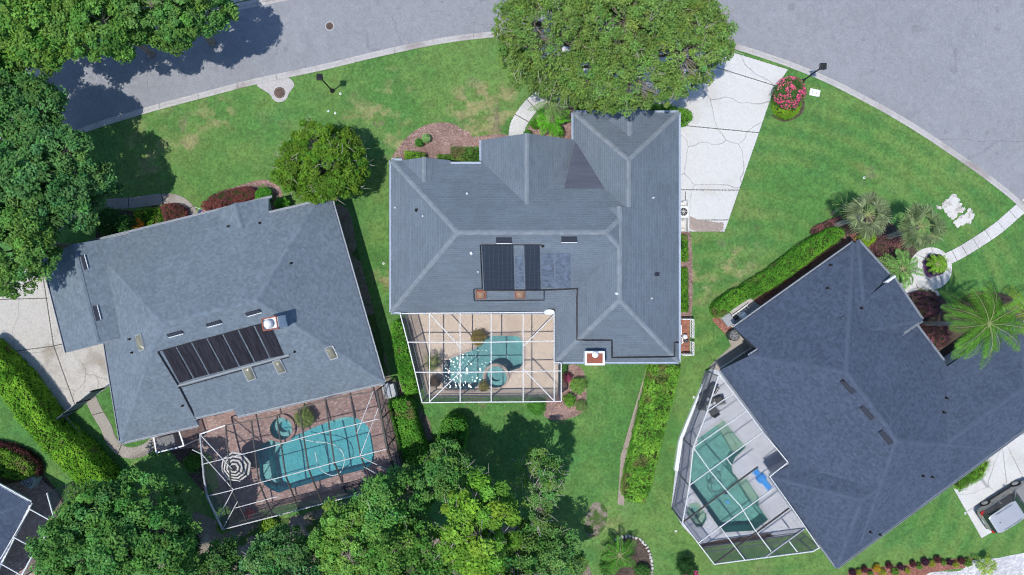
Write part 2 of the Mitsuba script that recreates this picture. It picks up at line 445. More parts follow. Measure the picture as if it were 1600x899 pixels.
def kerb_run(c, side, keys, lo, hi):
    """slabs of one kerb: a raised back and a lower gutter pan, with open joints"""
    d = np.r_[0, np.cumsum(np.linalg.norm(np.diff(c, axis=0), axis=1))]
    n = int(d[-1] / 3.0)
    for i in range(n):
        s = np.linspace(i * 3.0 + .012, i * 3.0 + 2.988, 7)
        p = np.c_[np.interp(s, d, c[:, 0]), np.interp(s, d, c[:, 1])]
        if not (lo[0] < p[3, 0] < hi[0] and lo[1] < p[3, 1] < hi[1]):
            continue
        prof = [(-.24, -.15), (-.24, .035), (-.06, .035), (.0, .01), (.05, -.055), (.24, -.088), (.24, -.15)]
        V = np.array([np.r_[offset(p, side * a)[j], b] for j in range(7) for a, b in prof])
        m, f = len(prof), []
        for j in range(6):
            for k in range(m):
                a, b = j * m + k, j * m + (k + 1) % m
                f += [[a, b, a + m], [b, b + m, a + m]]
        f += [[0, k + 1, k] for k in range(1, m - 1)] + [[6 * m, 6 * m + k, 6 * m + k + 1] for k in range(1, m - 1)]
        mesh = trimesh.Trimesh(V, np.array(f), process=False)
        if mesh.volume < 0:
            mesh.invert()
        put('slab', mesh, 'kerb_mat', keys)


struct('kerb', slab(LineString(kc).buffer(.2, cap_style=2), -.3, -.16), 'joint')
kerb_run(kc, 1, 'kerb', (-46, -30), (46, 30))
struct('kerb', slab(LineString(fc).buffer(.2, cap_style=2), -.3, -.16), 'joint')
kerb_run(fc, -1, 'kerb_001', (-46, -30), (10, 30))

# concrete panels: a dark joint bed just under the slabs, every slab its own piece


def panels(key, region, cuts, mat_, z=.03, gap=.03, th=.1):
    key = struct(key, sheet(region.buffer(.01), z - .025), 'joint')
    parts = [region]
    for ln in cuts:
        parts = [q for p in parts for q in geoms(p.difference(LineString(Wxy(ln)).buffer(gap)))]
    for q in parts:
        if q.area > .03:
            put('slab', bevel_slab(q, z - th, z, .01), mat_, key)


drive_mid = poly([(1150, 84), (1231, 109), (1208, 143), (1132, 362), (1064, 362), (1000, 362), (1000, 158), (866, 158), (848, 120), (842, 56), (900, 50), (1000, 52), (1080, 62)]).difference(kerbs.buffer(.01))
panels('driveway', drive_mid, [[(980, 62), (1245, 145)], [(980, 188), (1220, 211)], [(980, 296), (1220, 298)], [(1071, 300), (1071, 370)], [(1040, 344), (1160, 344)]], 'drive_white')
struct('stained_apron', sheet(poly(closed([(1072, 337), (1083, 340), (1090, 343), (1105, 345), (1122, 348), (1130, 348), (1128, 361), (1110, 362), (1090, 362), (1078, 358), (1072, 354)], 3)), .034), 'sand_edge')
drive_left = poly([(-60, 430), (0, 440), (66, 408), (90, 400), (170, 520), (178, 598), (97, 657), (40, 605), (0, 560), (-60, 500)])
panels('driveway', drive_left, [[(62, 395), (84, 540), (120, 640)], [(-60, 560), (84, 541), (170, 520)], [(-60, 470), (75, 466)]], 'drive_grey')
drive_right = poly([(1486, 757), (1533.5, 841), (1600, 803), (1760, 700), (1700, 600), (1560, 690)])
panels('driveway', drive_right, [[(1509, 800), (1700, 690)], [(1570, 690), (1640, 830)], [(1566, 700), (1573, 758)], [(1660, 600), (1720, 760)]], 'drive_white', gap=.014)

walk_ctr = curve([(1613, 311), (1590, 330), (1560, 356), (1528, 378), (1500, 395), (1478, 406)])
walk = LineString(Wxy(walk_ctr)).buffer(.44, cap_style=2)
ring_c = W(1454, 420)[:2]
ring = Point(ring_c).buffer(1.58, 32)
ringhole = Point(W(1463, 414)[:2]).buffer(.80, 24)
stub = poly([(1404, 445), (1438, 421), (1452, 440), (1420, 464)])
walk = walk.difference(kerbs.buffer(.02)).difference(ring)
cuts = [[tuple(walk_ctr[i] + 40 * np.array([-unit(walk_ctr[i + 1] - walk_ctr[i])[1], unit(walk_ctr[i + 1] - walk_ctr[i])[0]]) * s) for s in (-1, 1)] for i in range(5, len(walk_ctr) - 2, 5)]
panels('walkway', walk, cuts, 'path_white', gap=.016)
spokes = [[(1463, 414), (1463 + 60 * math.cos(a), 414 + 60 * math.sin(a))] for a in np.arange(.5, 6.5, .785)]
panels('walkway', ring.difference(ringhole), spokes, 'path_white', z=.034, gap=.014)
panels('walkway', stub.difference(ring), [[(1424, 425), (1436, 457)]], 'path_white')
struct('ring_bed', sheet(ringhole.buffer(-.005), .008), 'mulch_dark')
mp = curve([(850, 149), (832, 164), (816, 184), (808, 202), (806, 232)])
panels('walkway', LineString(Wxy(mp)).buffer(.58, cap_style=2), [[(780, 165), (860, 210)], [(800, 130), (850, 185)]], 'path_white')
lp = curve([(80, 362), (120, 330), (165, 320), (206, 317), (258, 311), (282, 316), (298, 330), (306, 348)])
panels('walkway', LineString(Wxy(lp)).buffer(.40, cap_style=2), [[(200, 300), (202, 335)], [(252, 300), (256, 325)], [(285, 330), (315, 318)]], 'path_grey')
bp = curve([(140, 618), (146, 632), (154, 648), (165, 666), (174, 688), (188, 703), (205, 708), (226, 703), (246, 688)])
panels('walkway', LineString(Wxy(bp)).buffer(.42, cap_style=2), [[(140, 650), (175, 640)], [(180, 720), (192, 690)]], 'path_grey')
apron = poly(closed([(402, 131), (410, 140), (421, 147), (428, 157), (437, 160), (447, 156), (452, 145), (460, 131), (440, 118)], 3)).difference(kerbs.buffer(.01))
panels('inlet_apron', apron, [], 'kerb_mat')
panels('driveway', poly([(352, 8), (420, -8), (420, -60), (340, -60)]).difference(kerbs.buffer(.01)), [], 'drive_grey')
struct('sidewalk', slab(poly([(12, 128), (58, 102), (68, 112), (22, 140)]).difference(kerbs), -.08, .02), 'kerb_mat')

# planting beds
BEDS = [('mulch_pink', [(608, 258), (612, 246), (625, 228), (640, 211), (660, 198), (682, 192), (706, 193), (722, 202), (736, 208), (740, 214), (795, 212), (810, 260), (760, 290), (615, 290)]),
        ('mulch_pink', [(822, 208), (833, 190), (850, 170), (870, 160), (930, 160), (1010, 160), (1060, 165), (1085, 180), (1080, 190), (1062, 198), (900, 240), (826, 240)]),
        ('mulch_dark', [(150, 352), (165, 330), (215, 329), (250, 322), (300, 345), (270, 375), (150, 380)]),
        ('mulch_pink', [(316, 328), (338, 305), (390, 285), (420, 282), (440, 300), (440, 350), (340, 360)]),
        ('mulch_pink', [(1058, 363), (1079, 364), (1080, 500), (1058, 500)]),
        ('mulch_pink', [(848, 630), (880, 596), (890, 570), (912, 580), (916, 628), (905, 648), (870, 657), (850, 650)]),
        ('mulch_dark', [(1268, 366), (1275, 353), (1300, 342), (1340, 330), (1395, 350), (1440, 402), (1432, 412), (1420, 430), (1370, 430), (1320, 380)]),
        ('mulch_dark', [(1412, 470), (1440, 455), (1470, 462), (1490, 486), (1520, 462), (1545, 455), (1590, 470), (1620, 520), (1540, 580), (1470, 570)]),
        ('mulch_red', [(1112, 500), (1170, 474), (1260, 408), (1330, 366), (1350, 378), (1200, 500), (1150, 540)]),
        ('mulch_dark', [(945, 870), (950, 850), (970, 838), (992, 840), (1008, 850), (1018, 868), (1020, 900), (1016, 930), (940, 930)]),
        ('mulch_red', [(1325, 893), (1345, 889), (1380, 886), (1430, 881), (1470, 876), (1516, 872), (1518, 885), (1450, 898), (1440, 930), (1320, 930)]),
        ('mulch_dark', [(-20, 690), (15, 697), (45, 715), (62, 735), (80, 755), (100, 790), (60, 840), (-20, 830)]),
        ('mulch_dark', [(262, 700), (300, 700), (322, 745), (322, 770), (300, 748), (280, 722)]),
        ('mulch_dark', [(1203, 180), (1215, 178), (1252, 152), (1256, 172), (1242, 186), (1220, 190)])]
for m_, pts in BEDS:
    g = poly(closed(pts, 4)).difference(unary_union([drive_mid, ring, walk, LineString(Wxy(mp)).buffer(.6), LineString(Wxy(lp)).buffer(.42)]))
    struct('mulch_bed', sheet(g, .006), m_)
for pts in ([(522, 330), (545, 330), (560, 395), (588, 500), (612, 600), (596, 600), (575, 540), (550, 440)],
            [(600, 598), (630, 600), (648, 632), (672, 660), (680, 712), (668, 740), (640, 700), (612, 640)],
            [(340, 815), (420, 815), (520, 790), (600, 770), (640, 790), (700, 830), (760, 900), (700, 960), (260, 960), (280, 830), (310, 800)],
            [(918, 800), (930, 785), (948, 795), (945, 825), (925, 840), (912, 825)],
            [(780, 830), (850, 830), (900, 860), (920, 910), (800, 930)]):
    struct('bare_ground', sheet(poly(closed(pts, 4)), .004), 'bare_soil')
struct('hedge_strip', sheet(poly([(1010, 575), (1018, 572), (978, 720), (975, 790), (965, 788), (970, 712)]), .005), 'sand_edge')
struct('paved_court', sheet(poly(closed([(1445, 905), (1458, 894), (1500, 892), (1520, 876), (1560, 872), (1640, 866), (1640, 960), (1440, 960)], 3)), .010), 'white_pavers')
struct('pool_deck', sheet(poly([(240, 683), (290, 640), (370, 620), (590, 590), (602, 609), (631, 745), (375, 806), (352, 788), (340, 750), (330, 712), (300, 700), (246, 706)]).difference(holes), .012), 'deck_pavers')
struct('pool_deck', sheet(poly([(634, 480), (870, 480), (870, 556), (873, 560), (873, 617), (667, 618)]).difference(holes), .012), 'deck_beige')
DR = poly([(1106, 579), (1073, 660), (1062, 687), (1055.6, 732), (1049, 791), (1066, 822), (1098, 856), (1238, 835), (1270, 820), (1260, 740), (1210, 640), (1150, 560)])
struct('pool_deck', sheet(DR.difference(holes), .012), 'deck_pale')
struct('gravel_bed', sheet(poly([(1092, 853), (1090, 851), (1128, 843), (1200, 833), (1212, 838), (1100, 857)]), .016), 'mulch_dark')
struct('equipment_pad', slab(poly([(1124, 497), (1172, 466), (1190, 480), (1150, 520), (1143, 511)]), -.05, .05), 'kerb_mat')
struct('side_slab', slab(poly([(1133, 517), (1150, 511), (1178, 545), (1122, 579), (1106, 575), (1142, 541)]), -.05, .04), 'path_grey')
struct('patio', slab(poly([(-40, 770), (60, 745), (88, 770), (105, 800), (70, 860), (60, 910), (-40, 960)]), -.05, .012), 'deck_pavers')


# pool shells, water and copings
def pool(name, label, P, depth, floor_mat, cop_mat, ripple, zc=.03, lip=.22, step=None):
    k = thing(name, label, 'swimming pool' if 'pool' in name else 'spa')
    P = P.simplify(.01)
    wall = []
    co = np.array(P.exterior.coords)
    V, Fc = [], []
    for i in range(len(co) - 1):
        a, b = co[i], co[i + 1]
        n0 = len(V)
        V += [[*a, .0], [*b, .0], [*b, -depth], [*a, -depth]]
        Fc += [[n0, n0 + 1, n0 + 2], [n0, n0 + 2, n0 + 3]]
    put('basin', [trimesh.Trimesh(np.array(V), np.array(Fc), process=False), sheet(P, -depth)], floor_mat, k)
    if step is not None:
        for g, zt in step:
            g = g.intersection(P.buffer(-.004))
            if not g.is_empty:
                put('step', slab(g, -depth + .002, zt), 'pool_shelf_green' if floor_mat == 'pool_right' else 'pool_shelf', k)
    ringp = P.buffer(lip, join_style=1).difference(P)
    put('coping', bevel_slab(ringp, -.02, zc, .012), cop_mat, k)
    # the surface, cut from a fine grid so that ripples are real relief
    x0, y0, x1, y1 = P.bounds
    st = .03 if ripple else .25
    gx, gy = np.arange(x0 - st, x1 + 2 * st, st), np.arange(y0 - st, y1 + 2 * st, st)
    X, Y = np.meshgrid(gx, gy)
    Z = np.full(X.shape, -.09)
    if ripple:
        pts = np.stack([X * 7.0, Y * 7.0, X * 0 + 3], -1)
        Z = Z + ripple * (meshkit.fbm(pts, 4, 11) - .5)
    nx = len(gx)
    idx = np.arange(X.size).reshape(X.shape)
    f = np.stack([idx[:-1, :-1], idx[:-1, 1:], idx[1:, 1:], idx[1:, :-1]], -1).reshape(-1, 4)
    cxy = np.stack([X, Y], -1).reshape(-1, 2)
    mid = cxy[f].mean(1)
    import shapely
    keep = shapely.contains_xy(P.buffer(st * .9), mid[:, 0], mid[:, 1])
    f = f[keep]
    m = trimesh.Trimesh(np.c_[cxy, Z.ravel()], np.vstack([f[:, [0, 1, 2]], f[:, [0, 2, 3]]]), process=False)
    m.remove_unreferenced_vertices()
    put('water', m, 'ripple_skin' if ripple else 'water_skin', k, smooth=True)
    return k


pool('swimming_pool', 'turquoise pool with rounded end and swim shelf under dark framed screen cage', P_left, 1.5, 'pool_left', 'deck_pavers', 0, step=[
    (poly([(395, 700), (422, 685), (440, 690), (416, 722), (428, 760), (408, 760)]), -.85), (poly([(395, 700), (425, 684), (418, 716), (424, 752), (402, 752)]), -.45),
    (poly([(500, 640), (550, 640), (545, 655), (508, 664)]), -.35)])
pool('swimming_pool', 'angular teal pool with sparkling ripples on beige deck behind middle house', P_mid, 1.4, 'pool_mid', 'coping', .021, step=[(poly([(800, 520), (820, 520), (820, 540), (806, 540)]), -.5)])
pool('swimming_pool', 'long green pool on pale deck beside the dark roofed house', P_right, 1.5, 'pool_right', 'coping_grey', 0, step=[
    (poly([(1130, 655), (1140, 652), (1172, 697), (1158, 706)]), -.4), (poly([(1122, 661), (1132, 655), (1166, 702), (1152, 712)]), -.75), (poly([(1164, 746), (1190, 776), (1184, 792), (1176, 783), (1156, 752)]), -.45)])
pool('spa', 'small round blue spa at the edge of the turquoise pool', S_left, .8, 'pool_left', 'deck_pavers', 0, zc=.28, lip=.24, step=[(S_left.difference(S_left.buffer(-.4)), -.4)])
pool('spa', 'round teal spa cut into the sparkling pool on beige deck', S_mid, .8, 'pool_mid', 'coping', 0, zc=.22, lip=.13, step=[(S_mid.difference(S_mid.buffer(-.38)), -.4)])
pool('spa', 'octagonal green spa in pale deck beside the long green pool', S_right, .8, 'pool_right', 'coping_grey', 0, lip=.1, step=[(S_right.difference(S_right.buffer(-.38)), -.4)])
# ------------------------------------------------------------------ houses
EAVE = 2.75


class House:
    def __init__(self, label, shingle_, cap_, fascia_, gutter_, wall_, steep=1.0):
        self.steep = steep
        self.k = thing('single_storey_house', label, 'house')
        self.sh, self.cap, self.fa, self.gu, self.wl = shingle_, cap_, fascia_, gutter_, wall_
        self.solid, self.foot, self.cuts, self.extra = None, [], [], []

    def block(self, pts, slopes, ez=EAVE, th=.2, foot=True):
        """a roof over the polygon (photograph pixels at eave height): each edge i->i+1 rises with slopes[i], None = gable end"""
        w = np.array(Wxy(pts, ez))
        a = sum(w[i][0] * w[(i + 1) % len(w)][1] - w[(i + 1) % len(w)][0] * w[i][1] for i in range(len(w)))
        sl = list(slopes)
        if a < 0:
            w = w[::-1]
            sl = sl[:-1][::-1] + sl[-1:]
        s = m3.Manifold.extrude(m3.CrossSection([w]), 9).translate([0, 0, ez - th])
        for i in range(len(w)):
            if sl[i] is None:
                continue
            e = unit(w[(i + 1) % len(w)] - w[i])
            k_ = self.steep * sl[i]
            n = np.array([-e[1] * k_, e[0] * k_, -1.0])
            q = n / np.linalg.norm(n)
            s = s.trim_by_plane(tuple(q), float(q @ np.array([*w[i], ez])))
        self.solid = s if self.solid is None else self.solid + s
        if foot:
            self.foot.append(Polygon(w))
        return self

    def cut(self, pts):
        w = np.array(Wxy(pts, EAVE))
        self.solid = self.solid - m3.Manifold.extrude(m3.CrossSection([w], m3.FillRule.NonZero if Polygon(w).exterior.is_ccw else m3.FillRule.Negative), 12).translate([0, 0, -1])
        self.cuts.append(Polygon(w))

    def build(self, wall_inset=.55, gutters=True):
        k = self.k
        m = tm(self.solid)
        m.merge_vertices(digits_vertex=4)
        m.update_faces(m.nondegenerate_faces())
        self.mesh = m
        n, v, f = m.face_normals, m.vertices, m.faces
        top = n[:, 2] > .15
        tri = v[f[top]].reshape(-1, 3)
        nn = np.repeat(n[top], 3, axis=0)
        upd = np.c_[-nn[:, 0] * nn[:, 2], -nn[:, 1] * nn[:, 2], 1 - nn[:, 2]**2]
        upd /= np.maximum(np.linalg.norm(upd, axis=1, keepdims=True), 1e-9)
        al = np.cross(upd, nn)
        uv = np.c_[(tri * al).sum(1), (tri * upd).sum(1)]
        put('roof', trimesh.Trimesh(tri, np.arange(len(tri)).reshape(-1, 3), process=False), self.sh, k, uv=uv)
        put('fascia', trimesh.Trimesh(v, f[~top], process=False), self.fa, k)
        self.tri, self.nrm = v[f[top]], n[top]
        # ridge and hip caps, gutters
        lines, gut = {}, {}
        for (fa, fb), (a, b) in zip(m.face_adjacency, m.face_adjacency_edges):
            if np.dot(n[fa], n[fb]) > .9995:
                continue
            pa, pb = v[a], v[b]
            L = np.linalg.norm(pb - pa)
            if L < .05:
                continue
            if top[fa] and top[fb]:
                apex = v[[x for x in f[fb] if x not in (a, b)][0]]
                if (apex - pa) @ n[fa] < -1e-4:
                    lines.setdefault(tuple(np.round(np.r_[sorted([tuple(np.round(n[fa], 2)), tuple(np.round(n[fb], 2))])].ravel(), 2)) + (round(float(np.linalg.norm(np.cross(pa, unit(pb - pa)))), 1),), []).extend([pa, pb])
            elif top[fa] != top[fb] and abs(pa[2] - pb[2]) < .02:
                side = fb if top[fa] else fa
                if abs(n[side][2]) < .1:
                    gut.setdefault(tuple(np.round(n[side], 2)) + (round(float(pa @ n[side]), 1),), []).append((pa, pb, n[side]))
        for pts in lines.values():
            p = np.array(pts)
            d = unit(p[np.argmax(np.linalg.norm(p - p[0], axis=1))] - p[0])
            t = (p - p[0]) @ d
            a, b = p[np.argmin(t)], p[np.argmax(t)]
            if np.linalg.norm(b - a) < .5:
                continue
            s = np.cross(d, [0, 0, 1])
            s = unit(s)
            # a cap folded over the ridge, in overlapping pieces
            out = []
            nseg = max(2, int(np.linalg.norm(b - a) / .3))
            for i in range(nseg):
                q0, q1 = a + (b - a) * i / nseg, a + (b - a) * (i + 1.06) / nseg
                z0, z1 = .035, .018
                V = [q0 - s * .15 - [0, 0, .06 - z0], q0 + [0, 0, z0], q0 + s * .15 - [0, 0, .06 - z0], q1 - s * .15 - [0, 0, .06 - z1], q1 + [0, 0, z1], q1 + s * .15 - [0, 0, .06 - z1]]
                mm = trimesh.Trimesh(np.array(V), np.array([[0, 1, 4], [0, 4, 3], [1, 2, 5], [1, 5, 4]]), process=False)
                if mm.face_normals[0][2] < 0:
                    mm.invert()
                out.append(mm)
            put('ridge_cap', out, self.cap, k)
        if gutters:
            for segs in gut.values():
                nn = segs[0][2]
                p = np.array([q for a, b, _ in segs for q in (a, b)])
                d = unit(np.cross([0, 0, 1], nn))
                iv = sorted((min(a @ d, b @ d), max(a @ d, b @ d)) for a, b, _ in segs)
                run = [list(iv[0])]
                for lo, hi in iv[1:]:
                    if lo < run[-1][1] + .05:
                        run[-1][1] = max(hi, run[-1][1])
                    else:
                        run.append([lo, hi])
                z = p[0][2]
                off = p[0] @ nn
                for lo, hi in run:
                    if hi - lo > .6 and z < 4:
                        a, b = [np.array([*(d[:2] * t + nn[:2] * (off + .075)), z + .005]) for t in (lo, hi)]
                        g = [bar(a, b, .13, .012), bar(a + nn * .06, b + nn * .06, .012, .12), bar(a - [0, 0, .10], b - [0, 0, .10], .13, .012)]
                        g[0] = bar(a + nn * .045, b + nn * .045, .04, .012)
                        put('gutter', g, self.gu, k)
        # walls
        ft = unary_union(self.foot)
        for c_ in self.cuts:
            ft = ft.difference(c_)
        ft = ft.buffer(.02).buffer(-.02 - wall_inset, join_style=2)
        self.wallpoly = ft
        put('wall', slab(ft, -.05, EAVE - .2), self.wl, k)
        return self

    def at(self, px, py):
        """point and normal where the line of sight of a photograph pixel meets the roof"""
        o = np.array([0, 0, H])
        d = unit(W(px, py, 0) - o)
        t0, e1, e2 = self.tri[:, 0], self.tri[:, 1] - self.tri[:, 0], self.tri[:, 2] - self.tri[:, 0]
        h = np.cross(d, e2)
        a = (e1 * h).sum(1)
        a = np.where(abs(a) < 1e-9, 1e-9, a)
        s = o - t0
        u = (s * h).sum(1) / a
        q = np.cross(s, e1)
        w = (q @ d) / a
        t = (e2 * q).sum(1) / a
        ok = (u > -1e-3) & (w > -1e-3) & (u + w < 1.001) & (t > 0)
        if not ok.any():
            return W(px, py, EAVE), np.array([0, 0, 1.0])
        i = np.where(ok)[0][np.argmin(t[ok])]
        return o + d * t[i], self.nrm[i]

    def window(self, i_edge, t, wd=1.3, hd=1.1, zc=1.55, door=False):
        co = np.array(self.wallpoly.exterior.coords) if isinstance(self.wallpoly, Polygon) else np.array(max(geoms(self.wallpoly), key=lambda g: g.area).exterior.coords)
        a, b = co[i_edge % (len(co) - 1)], co[i_edge % (len(co) - 1) + 1]
        e = unit(b - a)
        nrm_ = np.array([e[1], -e[0]])
        c = a + (b - a) * t
        if self.wallpoly.contains(Point(c + nrm_ * .1)):
            nrm_ = -nrm_
        rz = math.atan2(e[1], e[0])
        p = lambda along, out, z: [*(c + e * along + nrm_ * out), z]
        w_ = put('window', [bx(p(0, .03, zc + hd / 2), [wd, .08, .07], rz), bx(p(0, .03, zc - hd / 2), [wd, .1, .07], rz), bx(p(wd / 2, .03, zc), [.07, .076, hd - .07], rz), bx(p(-wd / 2, .03, zc), [.07, .076, hd - .07], rz), bx(p(0, .03, zc), [.04, .06, hd - .07], rz)], 'white_trim', self.k)
        put('pane', bx(p(0, .012, zc), [wd - .07, .02, hd - .07], rz), 'dark_glass', w_)


def plate(h, quad, th, lift=.01):
    """a plate lying on the roof of h whose corners show at the four photograph pixels"""
    pts = [h.at(x, y) for x, y in quad]
    n = unit(np.mean([q[1] for q in pts], axis=0))
    v = np.array([q[0] + n * lift for q in pts] + [q[0] + n * (lift + th) for q in pts])
    k = len(quad)
    f = [[k, k + i, k + i + 1] for i in range(1, k - 1)] + [[0, i + 1, i] for i in range(1, k - 1)]
    for i in range(k):
        j = (i + 1) % k
        f += [[i, j, k + j], [i, k + j, k + i]]
    m = trimesh.Trimesh(v, np.array(f), process=False)
    if m.volume < 0:
        m.invert()
    return m, n, [q[0] for q in pts]


def roof_pipe(h, pts, r, mat_, name='solar_pipe', lift=.07):
    q = []
    for (x0, y0), (x1, y1) in zip(pts[:-1], pts[1:]):
        for t in np.linspace(0, 1, max(2, int(math.hypot(x1 - x0, y1 - y0) / 12)), endpoint=False):
            p, n = h.at(x0 + (x1 - x0) * t, y0 + (y1 - y0) * t)
            q.append(p + n * lift)
    p, n = h.at(*pts[-1])
    q.append(p + n * lift)
    return put(name, tube(q, r, 8), mat_, h.k)


def ridge_vent(h, quad, lip):
    """a low box vent: dark sloping cover raised on its downhill side, with a pale edge"""
    m, n, p = plate(h, quad, .09, .02)
    k = put('roof_vent', m, 'vent_dark', h.k)
    a, b = p[lip[0]] + n * .125, p[lip[1]] + n * .125
    put('edge', bar(a, b, .05, .11, n), 'white_trim', k)


def vent_pipe(h, px, py, r=.05, hgt=.3, mat_='rubber'):
    p, n = h.at(px, py)
    flash = lathe([[0, 0], [r * 1.7, 0], [r * 1.7, .012], [r * 1.2, .06], [0, .06]], [0, 0, 0], 12)
    q = trimesh.geometry.align_vectors([0, 0, 1], n)
    flash.apply_transform(q)
    flash.apply_translation(p)
    put('vent_pipe', [flash, cyl(p - [0, 0, .05], r, hgt + .05, 12)], mat_, h.k)


mat('vent_dark', (.030, .036, .055), .8)

# -- left house
hl = House('grey shingled house with seven dark solar panels and rusty chimney at left', 'shingle_left', 'cap_left', 'stucco_grey', 'gutter_grey', 'stucco')
hl.block([(138, 379), (510.5, 287), (600, 598), (189, 692)], [.50, .61, .475, .58])
hl.block([(66, 402), (209, 366), (245, 516), (104, 551)], [None, .5, None, .5])
hl.block([(333, 331), (418, 310), (456, 450), (370, 470)], [None, .5, None, .5])
hl.cut([(424, 335), (420, 312), (480, 262), (560, 262), (560, 303)])
hl.cut([(309, 661), (306, 652), (367, 638), (372, 656), (380, 700), (315, 700)])
hl.build()

# -- middle house
mat('cricket_mat', (.1, .1, .15), .9, fn=lambda p, n, uv: C(.092, .102, .140) * (.85 + .3 * noise(p.x * .8, p.y * 7, 2)))  # colour darkened to put north-slope shade into the cricket
hm = House('blue grey shingled house with red topped chimney in the middle', 'shingle_middle', 'cap_middle', 'gutter_blue', 'gutter_blue', 'stucco', 1.25)
hm.block([(611, 251), (1060, 251), (1060, 488), (611, 488)], [.5, .48, .5, .54])
hm.block([(868, 330), (1060.7, 330), (1060.7, 566), (868, 566)], [None, .48, .5, .54])
hm.block([(896, 176), (1060.7, 176), (1060.7, 400), (896, 400)], [.5, .48, None, .54])
hm.block([(752, 219), (900, 219), (900, 400), (752, 400)], [None, .48, None, .53])
hm.block([(628, 250.5), (703, 250.5), (703, 330), (628, 330)], [None, .5, None, .5])
hm.block([(936, 174), (1022, 174), (1022, 230), (936, 230)], [None, .5, None, .5])
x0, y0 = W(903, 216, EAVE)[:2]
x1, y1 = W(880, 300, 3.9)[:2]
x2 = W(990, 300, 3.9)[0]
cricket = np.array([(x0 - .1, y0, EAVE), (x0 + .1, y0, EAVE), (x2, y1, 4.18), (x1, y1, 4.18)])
hm.cut([(704, 240), (704, 257), (751.5, 257), (751.5, 240)])
hm.build()
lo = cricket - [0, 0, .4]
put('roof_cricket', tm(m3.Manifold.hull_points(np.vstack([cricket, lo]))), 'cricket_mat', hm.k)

# -- right house
hr = House('large dark slate blue shingled house with many hips at lower right', 'shingle_right', 'cap_right', 'fascia_shade', 'gutter_grey', 'stucco_grey')
hr.block([(1101, 545), (1334, 379), (1475, 565), (1561, 700.5), (1338, 864.6)], [.56, .47, .47, .515, .55])
hr.block([(1203, 745), (1370, 640), (1440, 790), (1308, 887)], [.5, None, .5, .5])
hr.block([(1390, 632), (1480, 573), (1591, 495), (1678, 614.5), (1480, 760.4)], [.5, .5, .5, .5, None])
hr.block([(1263, 433), (1341, 376), (1391, 431), (1310, 490)], [.5, .5, None, None])
hr.block([(1300, 496), (1396, 433), (1441, 500), (1345, 566)], [None, .24, .5, None], ez=3.45, th=.85)
hr.cut([(1090, 540), (1147, 512), (1176, 545), (1121, 581), (1080, 590)])
hr.build()
put('rake_trim', bar(W(1399.5, 431.5, 3.5), W(1384, 442, 3.62), .16, .22), 'white_trim', hr.k)

# -- the corner of a fourth house
h4 = House('corner of a dark roofed house with white fascia at bottom left', 'shingle_right', 'cap_right', 'white_trim', 'white_paint', 'stucco')
h4.block([(-170, 680), (-3, 758), (47, 786), (-20, 920), (-150, 1010), (-260, 840)], [.45, .45, .45, .45, .45, .45])
h4.build(wall_inset=2.6)

for h in (hl, hm, hr):
    co = np.array((h.wallpoly if isinstance(h.wallpoly, Polygon) else max(geoms(h.wallpoly), key=lambda g: g.area)).exterior.coords)
    for i in range(len(co) - 1):
        L = np.linalg.norm(co[i + 1] - co[i])
        if L > 2.6:
            for j in range(int(L / 3.6) or 1):
                h.window(i, (j + .5) / (int(L / 3.6) or 1))

# roof fittings, left house
tops = [(252.6, 547), (274.5, 541), (298.5, 534), (322.7, 528), (347.7, 522), (371.8, 515), (396.7, 508.5), (422, 502)]
bots = [(280, 598.5), (302.5, 591), (326.2, 584.5), (350.2, 578.5), (374, 572), (398, 565.5), (421.6, 559), (445, 554)]
for i in range(7):
    a, b, c, d = [np.array(q) for q in (tops[i], tops[i + 1], bots[i + 1], bots[i])]
    g = .06
    quad = [a + (b - a) * g, b + (a - b) * g, c + (d - c) * g, d + (c - d) * g]
    m, n, p = plate(hl, quad, .03, .04)
    w_ = np.linalg.norm(p[1] - p[0])
    u0 = unit(p[1] - p[0])
    v0 = unit(np.cross(n, u0))
    put('solar_panel', trimesh.Trimesh(m.vertices[m.faces].reshape(-1, 3), np.arange(len(m.faces) * 3).reshape(-1, 3), process=False), 'charcoal_panel', hl.k,
        uv=np.c_[m.vertices[m.faces].reshape(-1, 3) @ u0, m.vertices[m.faces].reshape(-1, 3) @ v0])
roof_pipe(hl, [(279, 602), (452, 554)], .07, 'pipe_grey', 'solar_header')
roof_pipe(hl, [(278, 606), (452, 557.5)], .03, 'pipe_black')
roof_pipe(hl, [(247, 549), (280, 603), (307, 655)], .05, 'pipe_black')
roof_pipe(hl, [(247, 549), (420, 502)], .025, 'pipe_black')
for q in ([(126, 400), (132, 398.5), (138, 420), (132, 422)], [(144.5, 479), (152, 477), (158, 500), (150.5, 502)]):
    ridge_vent(hl, q, (1, 2))
for q in ([(261, 522), (284, 516), (287.5, 520.5), (264.5, 526.5)], [(322, 506), (344, 499.5), (348, 504.5), (325, 510.5)], [(383.5, 489), (406, 482.5), (409.5, 487.5), (387, 494)]):
    ridge_vent(hl, q, (3, 2))


